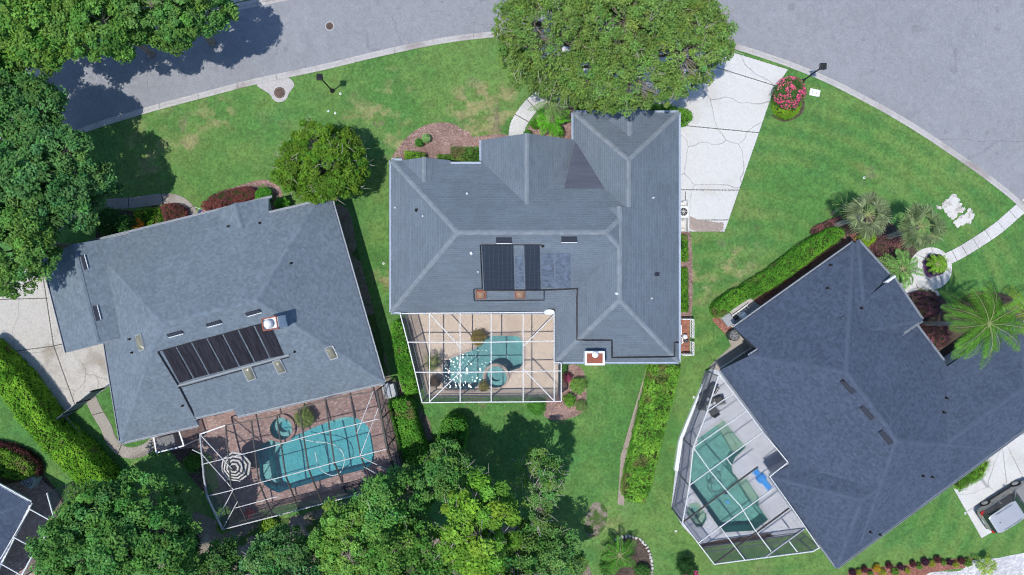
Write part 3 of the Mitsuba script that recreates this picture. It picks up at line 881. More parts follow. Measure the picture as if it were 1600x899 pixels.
def skylight(h, quad, rise, mat_, frame_='galv'):
    pts = [h.at(x, y) for x, y in quad]
    n = unit(np.mean([q[1] for q in pts], 0))
    P = np.array([q[0] for q in pts])
    c = P.mean(0)
    k = put('skylight', [bar(P[i] + n * .10, P[(i + 1) % 4] + n * .10, .08, .14, n) for i in range(4)], frame_, h.k)
    N = 9
    V = []
    for i in range(N):
        for j in range(N):
            s, t = i / (N - 1), j / (N - 1)
            q = (P[0] * (1 - s) + P[1] * s) * (1 - t) + (P[3] * (1 - s) + P[2] * s) * t
            q = c + (q - c) * .93
            V.append(q + n * (.09 + rise * (1 - (2 * s - 1)**4) * (1 - (2 * t - 1)**4)))
    F_ = [[i * N + j, (i + 1) * N + j, (i + 1) * N + j + 1] for i in range(N - 1) for j in range(N - 1)] + [[i * N + j, (i + 1) * N + j + 1, i * N + j + 1] for i in range(N - 1) for j in range(N - 1)]
    m = trimesh.Trimesh(np.array(V), np.array(F_), process=False)
    if m.face_normals.mean(0) @ n < 0:
        m.invert()
    put('glazing', m, mat_, k, smooth=True)


for q in ([(213, 524.5), (221, 521.5), (227.5, 546), (219.5, 548.5)], [(378, 574), (391.5, 570), (400.5, 591), (388, 595)], [(426, 564.5), (437.5, 561), (447.5, 580), (435.5, 583.5)], [(507.5, 543.5), (519.5, 540), (528, 558), (516.5, 562)]):
    skylight(hl, q, .16, 'dome_clear')
for x, y in ((203, 530), (207, 551), (406, 349), (455, 411.5), (460.5, 550), (286, 634), (357, 354)):
    vent_pipe(hl, x, y, .05, .25)

# chimney of the left house: a pale stuccoed box with a rusty open frame and a white flue ball
p, n = hl.at(441, 497)
zt = p[2] + 1.75
cpx = [(408.5, 499), (431, 494.5), (434, 513.5), (411.5, 517)]
ct = np.array(Wxy(cpx, zt))
ch = put('chimney', slab(Polygon(ct), p[2] - 1.2, zt - .25), 'white_trim', hl.k)
put('cap', [bar([*ct[i], zt], [*ct[(i + 1) % 4], zt], .075, .09) for i in range(4)] + [cyl([*ct[i], zt - .25], .05, .22, 8) for i in range(4)], 'rust', ch)
put('pan', slab(Polygon(ct).buffer(-.05), zt - .28, zt - .235), 'white_trim', ch)
put('flue', lathe([[0, -.2], [.22, -.2], [.3, 0], [.24, .16], [.12, .25], [0, .27]], [*(ct.mean(0) - [.1, .02]), zt - .02], 20), 'white_paint', ch)

# roof fittings, middle house
for a, b, c, d in (((753, 383), (801.7, 383), (803.6, 451.7), (756.5, 452)), ((819, 382.6), (843, 382.6), (844.5, 451.7), (821, 451.7))):
    m, n, p = plate(hm, [a, b, c, d], .03, .05)
    q = m.vertices[m.faces].reshape(-1, 3)
    put('solar_panel', trimesh.Trimesh(q, np.arange(len(q)).reshape(-1, 3), process=False), 'panel_blue', hm.k, uv=np.c_[q[:, 0], q[:, 1]])
for q in ([(846, 396), (865.5, 396), (866, 449.5), (846.5, 449.5)], [(868, 396), (891.5, 396), (891.5, 449.5), (868, 449.5)], [(804.5, 400), (817.5, 400), (819, 450), (806, 450)]):
    m, n, p = plate(hm, q, .012, .004)
    t = m.vertices[m.faces].reshape(-1, 3)
    tag(put('shingle_patch', trimesh.Trimesh(t, np.arange(len(t)).reshape(-1, 3), process=False), 'shingle_patch_mat', hm.k, uv=np.c_[t[:, 0], t[:, 1] * 1.12]), 'darker patch of newer shingles')
for q in ([(775, 371), (799, 371), (799.5, 379.5), (775.5, 379.5)], [(877, 369.5), (901, 369.5), (902, 377.8), (877, 377.8)]):
    ridge_vent(hm, q, (3, 2))
roof_pipe(hm, [(750.5, 383), (753.5, 451), (740, 451), (741, 469.5), (850, 468.5), (850, 451)], .035, 'pipe_black')
roof_pipe(hm, [(750.5, 382), (846, 382)], .035, 'pipe_black')
roof_pipe(hm, [(756, 453), (845, 453), (902, 450.5), (902, 531), (956, 531), (956, 558), (1053, 557), (1053, 535), (1059, 535)], .055, 'pipe_black')
for x, y in ((744.5, 454), (805.5, 453.5)):
    skylight(hm, [(x, y), (x + 14, y), (x + 14, y + 11.5), (x, y + 11.5)], .22, 'dome_amber', 'rust')
for x, y, r, mm in ((650.5, 328.5, .075, 'rubber'), (661, 338, .04, 'white_paint'), (618, 325, .035, 'white_paint'), (736.5, 396, .065, 'white_paint'), (747, 425, .035, 'white_paint'), (963.5, 459, .06, 'white_paint'),
                    (1018, 466.5, .04, 'white_paint'), (1020.5, 309.5, .04, 'white_paint'), (848, 385, .06, 'rubber'), (730, 303, .05, 'white_paint')):
    vent_pipe(hm, x, y, r, .28, mm)
m, n, p = plate(hm, [(1023, 426), (1028.5, 426), (1028.5, 431.5), (1023, 431.5)], .12, .01)
put('roof_vent', m, 'vent_dark', hm.k)
# chimney
zt = 4.25
cw = Polygon(Wxy([(914, 549), (945, 549), (945, 571), (914, 571)], zt))
ch = put('chimney', slab(cw.buffer(-.05, join_style=2), .0, zt - .06), 'white_trim', hm.k)
put('cap', slab(cw.difference(cw.buffer(-.14, join_style=2)), zt - .16, zt + .02), 'white_paint', ch)
put('pan', slab(cw.buffer(-.139, join_style=2), zt - .12, zt - .03), 'rust', ch)
c0 = W(930, 554.5, zt + .2)
put('flue', lathe([[0, 0], [.13, 0], [.13, .22], [.22, .23], [.22, .27], [.1, .36], [0, .38]], [c0[0], c0[1], zt - .03], 20), 'white_paint', ch)

# roof fittings, right house
for q in ([(1312, 596), (1316.5, 593), (1336.5, 611.5), (1330.5, 616)], [(1343, 637), (1348.5, 633), (1366, 651.5), (1360, 656.5)], [(1372, 675), (1378.5, 671), (1395, 690.5), (1389, 695)]):
    m, n, p = plate(hr, q, .10, .02)
    tag(put('roof_vent', m, 'vent_dark', hr.k))
for x, y in ((1297, 414.5), (1292, 450.5), (1345, 482), (1316, 595), (1441, 743.5), (1455.5, 745), (1477.5, 622), (1473.5, 644.5), (1359, 831), (1374, 835)):
    vent_pipe(hr, x, y, .055, .3)
# ------------------------------------------------------------------ screen cages over the pools


def strip_quad(a, b, zlo, zhi):
    V = np.array([[a[0], a[1], zlo], [b[0], b[1], zlo], [b[0], b[1], zhi], [a[0], a[1], zhi]])
    return trimesh.Trimesh(V, np.array([[0, 1, 2], [0, 2, 3]]), process=False)


def cage(label, zf, beams, walls, rails=(.9,), wall_mat='slate_alu', post_gap=2.3, skip=None, top_mat='frame_white'):
    """beams: (pixel a, pixel b, material, width, depth); zf(px, py) gives the height of the roof; walls: lists of pixels of the wall's top edge"""
    k = thing('pool_cage', label, 'screen enclosure')
    lines = []
    for a, b, m_, w_, d_ in beams:
        A, B = W(*a, zf(*a)), W(*b, zf(*b))
        put('beam', bar(A, B, w_, d_), m_, k)
        ext = (np.array(b) - a) / max(1e-6, math.dist(a, b)) * 2.0
        lines.append(LineString([np.array(a) - ext, np.array(b) + ext]))
    walls = [q if isinstance(q[-1], str) else (q, top_mat) for q in walls]
    for pts, _ in walls:
        lines.append(LineString(pts))
    for cell in polygonize(unary_union(lines)):
        if cell.area < 30 or (skip and skip(cell)):
            continue
        c = np.array(cell.simplify(.8).exterior.coords)[:-1]
        v = np.array([W(x, y, zf(x, y)) for x, y in c]) - [0, 0, .03]
        tri_v, tri_f = trimesh.creation.triangulate_polygon(Polygon(c), engine='earcut')
        vv = np.array([W(x, y, zf(x, y)) for x, y in tri_v]) - [0, 0, .03]
        put('screen_panel', trimesh.Trimesh(vv, tri_f, process=False), 'screen_roof', k)
    for pts, tmat in walls:
        for a, b in zip(pts[:-1], pts[1:]):
            za, zb = zf(*a), zf(*b)
            A, B = W(*a, za), W(*b, zb)
            L = np.linalg.norm((B - A)[:2])
            n = max(1, round(L / post_gap))
            for i in range(n + 1):
                P = A + (B - A) * i / n
                put('post', bx([P[0], P[1], P[2] / 2 - .04], [.07, .07, P[2] - .10], math.atan2(*(B - A)[1::-1])), wall_mat, k)
            put('top_rail', bar(A + [0, 0, .01], B + [0, 0, .01], .07, .10), tmat, k)
            for r in rails:
                put('rail', bar([*A[:2], r], [*B[:2], r], .05, .06), wall_mat, k)
            put('rail', bar([*A[:2], .10], [*B[:2], .10], .06, .08), wall_mat, k)
            for i in range(n):
                P, Q = A + (B - A) * i / n, A + (B - A) * (i + 1) / n
                e = unit(Q - P) * .04
                V = np.array([[*(P + e)[:2], .1], [*(Q - e)[:2], .1], [*(Q - e)[:2], Q[2] - .1], [*(P + e)[:2], P[2] - .1]])
                put('screen_panel', trimesh.Trimesh(V, np.array([[0, 1, 2], [0, 2, 3]]), process=False), 'screen_wall', k)
    return k


wb = lambda *p, w=.062: [(p[i], p[i + 1], 'frame_white', w, .09) for i in range(len(p) - 1)]
db = lambda *p: [(p[i], p[i + 1], 'frame_dark', .075, .12) for i in range(len(p) - 1)]
B = wb((625, 490), (866, 488)) + wb((866, 488), (866, 627)) + wb((866, 567), (877, 567))
for x, y1 in ((671, 628.6), (719, 629), (767.5, 628.5), (817.5, 627.5)):
    B += wb((x, 489.5), (x, y1))
B += wb((637, 535), (719, 535), (767, 535), (866, 533)) + wb((648.5, 582), (719, 582), (877, 580)) + wb((671, 490), (719, 543)) + wb((671, 628), (718, 583)) + wb((866, 492), (818, 541)) + wb((818, 577), (866, 627))
cage('white framed flat screen cage over the beige deck of the middle house', lambda x, y: 3.0, B, [[(625, 490), (637, 535), (648.5, 582), (659.5, 629.5), (877, 627.5), (877, 567)]])
k = thing('roof_dish', 'white dish shaped rain collector at the corner of the middle cage', 'rain collector')
m = lathe([[0, 0], [.2, .03], [.30, .08], [.33, .10], [.30, .11], [.15, .06], [0, .045]], [0, 0, 0], 20)
m.apply_transform(np.diag([1.15, .6, 1, 1]))
m.apply_translation(W(858, 488, 3.03))
put('bowl', m, 'white_trim', k)
put('bracket', bx(W(861, 484.5, 2.96), [.5, .12, .1]), 'black_metal', k)


def zleft(x, y):
    # distance from the outer wall line and from the house, across the cage
    d = ((x - 347) * .25 + (y - 828) * .968)          # negative inwards
    e = -d
    end = min(max((x + .27 * (y - 700)) - 312, 0), max(622 + .0 - (x - .25 * (y - 749)), 0))
    z = np.interp(e, [0, 57, 90, 200], [3.1, 4.1, 4.05, 3.0])
    return float(z)


pur = 'white_trim'
B = []
for a, b, c in (((352, 665), (361, 764), (386, 817)), ((392, 656), (403.5, 753), (425, 806)), ((432, 650), (446, 744), (466, 796)), ((467, 637), (481.5, 733), (502.6, 785)), ((508, 625), (522, 723), (541, 771)), ((547, 617), (563, 713), (584, 762))):
    B += db(a, b, c)
B += [((588, 611), (604, 700), 'frame_dark', .14, .2), ((604, 700), (620, 748), 'frame_dark', .14, .2), ((312, 679), (318, 746), 'grey_alu', .10, .12), ((318, 746), (323, 776), 'grey_alu', .1, .12), ((323, 776), (347, 828), 'white_trim', .09, .12)]
wl = lambda *p: [(p[i], p[i + 1], 'frame_grey', .055, .08) for i in range(len(p) - 1)]
B += wl((315, 726), (403, 704), (480, 682), (591, 655)) + wl((364, 765.5), (446, 744), (523, 723), (604, 702)) + wl((368, 794), (434, 776)) + wl((323, 776), (364, 766)) + wl((364, 766), (340, 812)) + wl((371, 784), (347, 828))
B += wl((312, 679), (362, 733)) + wl((300, 703), (315, 710), (364, 765)) + wl((583, 612), (557.5, 678)) + wl((591, 638), (563, 711.5)) + wl((563, 714), (617, 740)) + wl((569, 730), (591, 742))
B += [((312, 679), (352, 665), 'white_trim', .08, .1)] + [(a, b, 'frame_dark', .06, .08) for a, b in (((352, 665), (432, 650)), ((432, 650), (508, 625)), ((508, 625), (588, 611)))]
cage('large dark raftered screen cage with white purlins over the turquoise pool', zleft, B, [[(323, 776), (347, 828), (464, 798), (560, 773), (620.6, 749.5)], ([(620.6, 749.5), (604, 700), (588, 611)], 'frame_dark')], wall_mat='frame_dark', top_mat='frame_grey', rails=(.9, 2.0))
k = thing('screen_porch', 'small white framed screened entry beside the brick pool deck', 'screen porch')
q = [(240, 683), (279, 672), (287, 697), (244, 708)]
for i in range(4):
    A, Bq = W(*q[i], 2.4), W(*q[(i + 1) % 4], 2.4)
    put('beam', bar(A, Bq, .09, .1), 'white_paint', k)
    put('post', bx([A[0], A[1], 1.17], [.08, .08, 2.26], .24), 'white_paint', k)
    put('screen_panel', strip_quad(A, Bq, .05, 2.32), 'screen_wall', k)
put('screen_panel', cat([trimesh.Trimesh(np.array([W(*p_, 2.36) for p_ in q]), np.array([[0, 2, 1], [0, 3, 2]]), process=False)]), 'screen_roof', k)
put('bench', rbox(W(262, 690, .25), [1.3, .9, .45], .04, .24), 'grey_alu', k)

B = wb((1105, 643), (1146, 615)) + wb((1083, 700), (1167, 642)) + wb((1077, 759), (1192, 675)) + wb((1120, 581), (1146, 615), (1167, 642), (1192, 675), (1231, 722)) + wb((1202, 746), (1231, 723)) + wb((1091, 849), (1211, 762))
B += db((1067, 817), (1184.6, 730)) + db((1116, 882), (1233.5, 794.5)) + [((1193.5, 873), (1257, 827), 'grey_alu', .085, .12)]
B += wb((1084.5, 701), (1111, 738), (1138, 770), (1158, 792), (1178, 826), (1205, 862)) + wb((1136, 717), (1143, 727)) + wb((1124.5, 823), (1164.5, 876)) + wb((1233, 846), (1246, 863)) + wb((1203, 745), (1240, 797), (1280, 856))
kk = cage('long white framed screen cage with black cross beams over the green pool', lambda x, y: 3.2, B, [[(1122.6, 588), (1105, 643), (1083, 700), (1077, 759), (1066.5, 817), (1116, 882), (1270, 862), (1281, 856)]], rails=(1.0,))
for a, b in (((1107, 581), (1073, 660)), ((1073, 660), (1062, 687)), ((1062, 687), (1055, 734))):
    put('knee_wall', slab(LineString(Wxy([a, b])).buffer(.14, cap_style=2), 0, .35), 'white_trim', kk)

B = wb((46, 796), (86, 818)) + wb((84, 815), (56, 858)) + wb((21, 840), (69, 866)) + wb((0, 881), (34, 900)) + wb((46, 796), (0, 874)) + wb((56, 858), (34, 900)) + wb((34, 900), (12, 940)) + wb((0, 881), (-22, 925))
cage('white framed screen roof against the corner house at bottom left', lambda x, y: 2.9, B, [[(73, 771), (86, 818), (56, 858), (30, 905)]], wall_mat='slate_alu')

# ------------------------------------------------------------------ plants


def leaves(cen, up, size, cols, r, ratio=.55, upb=.8):
    """leaf blades: small folded diamonds at the centres"""
    n = len(cen)
    nr = r.normal(size=(n, 3))
    nr /= np.linalg.norm(nr, axis=1, keepdims=True)
    nr = nr + up * upb
    nr /= np.linalg.norm(nr, axis=1, keepdims=True)
    t = np.cross(nr, r.normal(size=(n, 3)))
    t /= np.maximum(np.linalg.norm(t, axis=1, keepdims=True), 1e-6)
    b = np.cross(nr, t)
    L = (size * r.uniform(.65, 1.35, n))[:, None]
    V = np.stack([cen - t * L, cen + b * L * ratio - nr * L * .12, cen + t * L, cen - b * L * ratio - nr * L * .12], 1).reshape(-1, 3)
    i = np.arange(n)[:, None] * 4
    f = np.concatenate([i + [0, 2, 1], i + [0, 3, 2]], 1).reshape(-1, 3)
    return V, f, np.repeat(np.clip(cols, .004, .9), 4, axis=0)


def put_leaves(name, parts, parent):
    V, Fc, Cc, o = [], [], [], 0
    for v, f, c in parts:
        V.append(v); Fc.append(f + o); Cc.append(c); o += len(v)
    return put(name, trimesh.Trimesh(np.vstack(V), np.vstack(Fc), process=False), 'leaf', parent, color=np.vstack(Cc))


def dirs(n, r, zmin=-.35):
    z = r.uniform(zmin, 1, n)
    a = r.uniform(0, 2 * np.pi, n)
    q = np.sqrt(1 - z * z)
    return np.c_[q * np.cos(a), q * np.sin(a), z]


def tree(name, label, c_, px, py, rx, ry, ztop, zbot, col, seed, group=None, clumps=None, per=70, leaf=.11, clump_r=.5, lobes=9, bare=0, hue=.16, trunk=True, gap=.0, base=None, upb=.7, core=False, rot=0, flat=.5):
    """px, py, rx, ry: the crown in photograph pixels, taken at the crown's middle height"""
    r = np.random.default_rng(seed)
    k = thing(name, label, c_, group)
    zc = zbot + (ztop - zbot) * .55
    s = (H - zc) / F
    ctr = W(px, py, zc)
    RX, RY, RZ = rx * s, ry * s, (ztop - zbot) / 2
    ca, sa = math.cos(rot), math.sin(rot)
    # lobes of the crown
    L = []
    for i in range(lobes):
        a = 2 * np.pi * (i + r.uniform(-.3, .3)) / max(1, lobes - 2) if i < lobes - 2 else r.uniform(0, 6.3)
        d = r.uniform(.5, .68) if i < lobes - 2 else r.uniform(0, .3)
        q = r.uniform(.32, .48) if i < lobes - 2 else r.uniform(.45, .6)
        ox, oy = math.cos(a) * d * RX, math.sin(a) * d * RY
        L.append((np.array([ox * ca - oy * sa, ox * sa + oy * ca, RZ * (r.uniform(-.35, .25) if i < lobes - 2 else r.uniform(.1, .4))]), q))
    area = np.pi * RX * RY
    n = clumps or int(area * 5.2)
    C_ = []
    li = r.integers(0, lobes, n * 3)
    dd = dirs(n * 3, r)
    for j in range(n * 3):
        o, q = L[li[j]]
        rad = np.array([RX * q, RY * q, RZ * max(q, flat) * .95])
        p = o + dd[j] * rad * r.uniform(.70, 1.10)
        deep = min(np.linalg.norm((p - o2) / np.array([RX * q2, RY * q2, RZ * max(q2, flat) * .95])) for o2, q2 in L)
        if deep > .62:
            C_.append(p)
        if len(C_) >= n:
            break
    C_ = np.array(C_)
    if gap:
        C_ = C_[meshkit.fbm(C_ * .55 + seed, 3, seed) > gap]
    parts = []
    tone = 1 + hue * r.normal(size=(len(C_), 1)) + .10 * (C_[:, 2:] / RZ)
    warm = 1 + np.c_[r.normal(size=len(C_)) * hue * .7, np.zeros(len(C_)), r.normal(size=len(C_)) * hue * .6]
    m_ = np.repeat(np.arange(len(C_)), per)
    R_ = clump_r * r.uniform(.6, 1.35, (len(C_), 1))
    dm = dirs(len(m_), r, -.55)
    off = dm * [1, 1, .72] * R_[m_] * r.uniform(.45, 1.06, (len(m_), 1)) * (1 + .5 * (meshkit.noise(dm * 2.2 + m_[:, None] * 3.7, seed)[:, None] - .5))
    cen = C_[m_] + off
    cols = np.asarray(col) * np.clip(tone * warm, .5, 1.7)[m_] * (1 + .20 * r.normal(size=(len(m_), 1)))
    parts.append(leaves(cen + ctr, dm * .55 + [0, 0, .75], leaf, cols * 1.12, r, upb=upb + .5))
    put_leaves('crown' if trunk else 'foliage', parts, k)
    b = np.array([ctr[0], ctr[1], 0.]) if base is None else np.array([*W(*base)[:2], 0.])
    T_ = []
    if trunk:
        fork = b * .5 + ctr * .5
        fork[2] = max(1.4, zbot * .75)
        tr = .035 * max(RX, RY) + .10
        T_.append(tube(np.array([b - [0, 0, .2], b + [0, 0, .35], (b + fork) / 2 + [.05, .03, 0], fork]), [tr * 1.5, tr * 1.1, tr * .95, tr * .85], 9))
        for o, q in L:
            e = ctr + o
            mid = fork * .5 + e * .5 + [0, 0, -.12 * RZ] + r.normal(size=3) * .1
            T_.append(tube(np.array([fork, mid, e]), [tr * .6, tr * .4, tr * .18], 6))
        sel = r.choice(len(C_), min(len(C_), int(len(C_) * .4) + bare * 2), replace=False)
        for i in sel:
            o, q = L[int(np.argmin([np.linalg.norm(C_[i] - o2) for o2, _ in L]))]
            a, e = ctr + o, ctr + C_[i]
            T_.append(tube(np.array([a, a * .45 + e * .55 + r.normal(size=3) * .12, e]), [tr * .14, tr * .1, .012], 4))
        put('trunk', T_, 'trunk_mat', k)
        if bare:
            tw = []
            for i in r.choice(len(C_), min(len(C_), bare), replace=False):
                a = ctr + C_[i] - [0, 0, .2]
                for _ in range(3):
                    d = unit(r.normal(size=3) * [1, 1, .35] + [0, 0, .35])
                    e = a + d * r.uniform(.5, 1.1)
                    tw.append(tube(np.array([a, (a + e) / 2 + r.normal(size=3) * .05, e]), [.03, .02, .008], 4))
            tag(put('twigs', tw, 'twig_mat', k), kind='stuff')
    else:
        put('stems', [tube(np.array([b, ctr + o * .6]), [.03, .012], 5) for o, q in L], 'trunk_mat', k)
    return k


def unit_rows(a):
    return a / np.maximum(np.linalg.norm(a, axis=1, keepdims=True), 1e-9)


mat('twig_mat', (.40, .36, .32), .95)


def hedge(label, pts, h, col, seed, group=None, dens=330, leaf=.05, name='hedge', hue=.13, smooth_=3, ragged=.07, z0=0.0, top_px=True):
    r = np.random.default_rng(seed)
    k = thing(name, label, 'hedge', group)
    P = poly(closed(pts, smooth_) if smooth_ else pts, h if top_px else 0)
    core = P.buffer(-.13)
    if not core.is_empty:
        put('core', slab(core, z0, h - .14), 'hedge_core', k)
    cen, up = [], []
    x0, y0, x1, y1 = P.bounds
    import shapely
    n = int((x1 - x0) * (y1 - y0) * dens * 1.5)
    q = np.c_[r.uniform(x0, x1, n), r.uniform(y0, y1, n)]
    q = q[shapely.contains_xy(P, q[:, 0], q[:, 1])]
    d_edge = np.array(shapely.distance(shapely.points(q), P.exterior))
    z = h + ragged * (meshkit.fbm(np.c_[q * 1.8, q[:, :1] * 0], 3, seed) - .5) * 3 + .30 * (meshkit.noise(np.c_[q * 6.5, q[:, :1] * 0], seed + 9) - .6) - .25 * np.exp(-d_edge / .12) * r.uniform(.1, 1, len(q)) + r.normal(size=len(q)) * .05
    cen.append(np.c_[q, z]); up.append(np.tile([0, 0, 1.], (len(q), 1)))
    for g in geoms(P):
        Lr = g.exterior.length
        m_ = int(Lr * h * dens * .8)
        s = r.uniform(0, Lr, m_)
        pp = np.array([g.exterior.interpolate(t).coords[0] for t in s])
        p2 = np.array([g.exterior.interpolate(t + .01).coords[0] for t in s])
        e = unit_rows(p2 - pp)
        nn = np.c_[e[:, 1], -e[:, 0]]
        nn = nn if g.exterior.is_ccw else -nn
        zz = r.uniform(z0 + .05, h - .04, m_)
        pp = pp + nn * (r.normal(size=(m_, 1)) * .05 + ragged * 1.2 * (meshkit.fbm(np.c_[pp * 1.5, zz * 1.5], 3, seed + 5)[:, None] - .5))
        cen.append(np.c_[pp, zz]); up.append(np.c_[nn, np.full(m_, .3)])
    cen, up = np.vstack(cen), np.vstack(up)
    t = meshkit.fbm(cen * 1.3, 3, seed + 2)[:, None] - .5
    cols = np.asarray(col) * (.92 + 1.3 * t + .5 * (meshkit.noise(cen * 4.5, seed + 3)[:, None] - .5) + hue * r.normal(size=(len(cen), 1))) * (1 + np.c_[t[:, 0] * .8, t[:, 0] * 0, t[:, 0] * 0])
    if col[1] > col[0]:
        bp = np.clip((meshkit.fbm(cen * 1.1 + 9, 3, seed + 7)[:, None] - (.66 if ragged < .2 else .60)) * 9, 0, .7)
        cols = cols * (1 - bp) + np.array([.21, .155, .085]) * bp
    put_leaves('foliage', [leaves(cen, up + [0, 0, .3], leaf, cols * 1.1, r, upb=1.4)], k)
    return k


def bush(label, px, py, rp, h, col, seed, group=None, c_='shrub', name='shrub', leaf=.07, dens=1.0, ry=None, flowers=None, hue=.18, tufts=False):
    """a small round plant: foliage and stems, with blooms if it has them"""
    r = np.random.default_rng(seed)
    k = thing(name, label, c_, group)
    ctr = W(px, py, h * .55)
    s = (H - h * .55) / F
    R = np.array([rp * s, (ry or rp) * s, h * .5])
    n = int(900 * R[0] * R[1] * (.12 / leaf)**1.4 * dens) + 120
    d = dirs(n, r, -.5)
    q = r.uniform(.55, 1.05, (n, 1)) * (1 + 1.0 * (meshkit.fbm(d * 1.9 + seed, 3, seed)[:, None] - .5))
    cen = d * R * q
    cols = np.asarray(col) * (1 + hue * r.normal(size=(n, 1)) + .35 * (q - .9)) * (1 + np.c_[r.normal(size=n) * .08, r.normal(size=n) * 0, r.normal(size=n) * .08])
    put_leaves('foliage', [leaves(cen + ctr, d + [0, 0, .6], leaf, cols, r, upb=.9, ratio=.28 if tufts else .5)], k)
    g = np.array([ctr[0], ctr[1], 0])
    put('stem', [tube(np.array([g, ctr + d[i] * R * .7]), [.02, .008], 4) for i in range(9)], 'trunk_mat', k)
    if flowers is not None:
        m_ = int(n * .28)
        d = dirs(m_, r, .0)
        d = d[meshkit.noise(d * 3.1 + seed, 2) > .42]
        m_ = len(d)
        cen = d * R * r.uniform(.98, 1.12, (m_, 1))
        put_leaves('blossom', [leaves(cen + ctr, d + [0, 0, .5], leaf * .9, np.asarray(flowers) * (1 + .25 * r.normal(size=(m_, 1))), r, upb=1.0, ratio=.8)], k)
    return k


def frond(base, az, length, rise, droop, n=22, lw=.03, ll=.45, r=rng, col=(.06, .13, .03), side_drop=.35, split=1.0):
    """a feather leaf: arching midrib with paired leaflets; returns (leaf part, rib mesh)"""
    d = np.array([math.cos(az), math.sin(az), 0])
    t = np.linspace(0, 1, n)
    rib = base + np.outer(t * length * (1 - .15 * t * droop), d) + np.c_[0 * t, 0 * t, length * (rise * t - droop * t * t)]
    rib[:, :2] += np.outer(t * t, [-d[1], d[0]]) * r.normal() * .12 * length
    s = np.array([-d[1], d[0], 0])
    V, Fc, Cc = [], [], []
    for i in range(2, n):
        tg = unit(rib[i] - rib[i - 1])
        for sg in (-1, 1):
            w = ll * math.sin(math.pi * min(1, .12 + .86 * t[i]))**.6 * r.uniform(.85, 1.1)
            e = rib[i] + (s * sg * .85 + tg * .55 + [0, 0, -side_drop * r.uniform(.6, 1.3)]) * w
            m_ = (rib[i] * .5 + e * .5) + [0, 0, .06 * w]
            o = len(V)
            V += [rib[i], m_ + tg * lw, e, m_ - tg * lw]
            Fc += [[o, o + 1, o + 2], [o, o + 2, o + 3]]
            Cc += [np.asarray(col) * (1 + .18 * r.normal())] * 4
    return (np.array(V), np.array(Fc), np.clip(np.array(Cc), .004, 1)), tube(rib, np.linspace(.022, .006, n), 4)


def feather_palm(label, px, py, z, nf, length, col, seed, base=None, rise=(.1, .7), droop=(.4, .8), trunk_r=.13, ll=.45, group=None, name='palm', lw=.03, n=22, side_drop=.35):
    r = np.random.default_rng(seed)
    k = thing(name, label, 'palm', group)
    top = W(px, py, z)
    for i in range(nf):
        a = 2.39996 * i + r.uniform(-.35, .35)
        q = i / max(1, nf - 1)
        lf, rb = frond(top, a, length * r.uniform(.72, 1.12), rise[0] + (rise[1] - rise[0]) * q + r.normal() * .05, droop[0] + (droop[1] - droop[0]) * r.uniform(0, 1), n, lw, ll, r, np.asarray(col) * (1 + .15 * r.normal()), side_drop)
        f_ = put_leaves('frond', [lf], k)
        put('rib', rb, 'rib_mat', f_)
    b = np.array([*W(*base)[:2], 0]) if base else np.array([top[0], top[1], 0])
    if z > .3:
        t = np.linspace(0, 1, 9)[:, None]
        p = b * (1 - t) + top * t
        put('trunk', tube(p - [0, 0, .05], trunk_r * (1.25 - .35 * t[:, 0]), 10), 'palm_trunk_mat', k)
    return k


def fan_palm(label, px, py, z, nf, length, col, seed, base=None, group=None, petiole=.55):
    r = np.random.default_rng(seed)
    k = thing('fan_palm', label, 'palm', group)
    top = W(px, py, z)
    for i in range(nf):
        a = i * 2.39996 + r.uniform(-.2, .2)
        q = i / nf
        el = .85 - 1.15 * q + r.normal() * .1
        d = np.array([math.cos(a) * math.cos(el), math.sin(a) * math.cos(el), math.sin(el)])
        L = length * r.uniform(.85, 1.15)
        hub = top + d * L * petiole
        s = unit(np.cross(d, [0, 0, 1]))
        u = np.cross(s, d)
        V, Fc, Cc = [], [], []
        nb = 15
        for j in range(nb):
            th = (j / (nb - 1) - .5) * 3.6
            bd = d * math.cos(th) + s * math.sin(th)
            bl = L * (1 - petiole) * (1.15 - .25 * abs(th) / 1.8) * r.uniform(.85, 1.1)
            mid = hub + bd * bl * .6 + u * .04
            tip = hub + bd * bl + [0, 0, -.28 * bl]
            w = unit(np.cross(bd, u)) * .042
            o = len(V)
            V += [hub, mid + w, tip, mid - w]
            Fc += [[o, o + 1, o + 2], [o, o + 2, o + 3]]
            Cc += [np.asarray(col) * (1 + .22 * r.normal())] * 4
        f_ = put_leaves('frond', [(np.array(V), np.array(Fc), np.clip(np.array(Cc), .01, 1))], k)
        put('stalk', tube(np.array([top, top * .5 + hub * .5 + [0, 0, .05], hub]), [.03, .02, .014], 5), 'rib_mat', f_)
    b = np.array([*W(*base)[:2], 0]) if base else np.array([top[0], top[1], 0])
    t = np.linspace(0, 1, 9)[:, None]
    put('trunk', tube(b * (1 - t) + top * t, .17 * (1.2 - .25 * t[:, 0]), 10), 'palm_trunk_mat', k)
    return k


mat('rib_mat', (.30, .34, .14), .7)
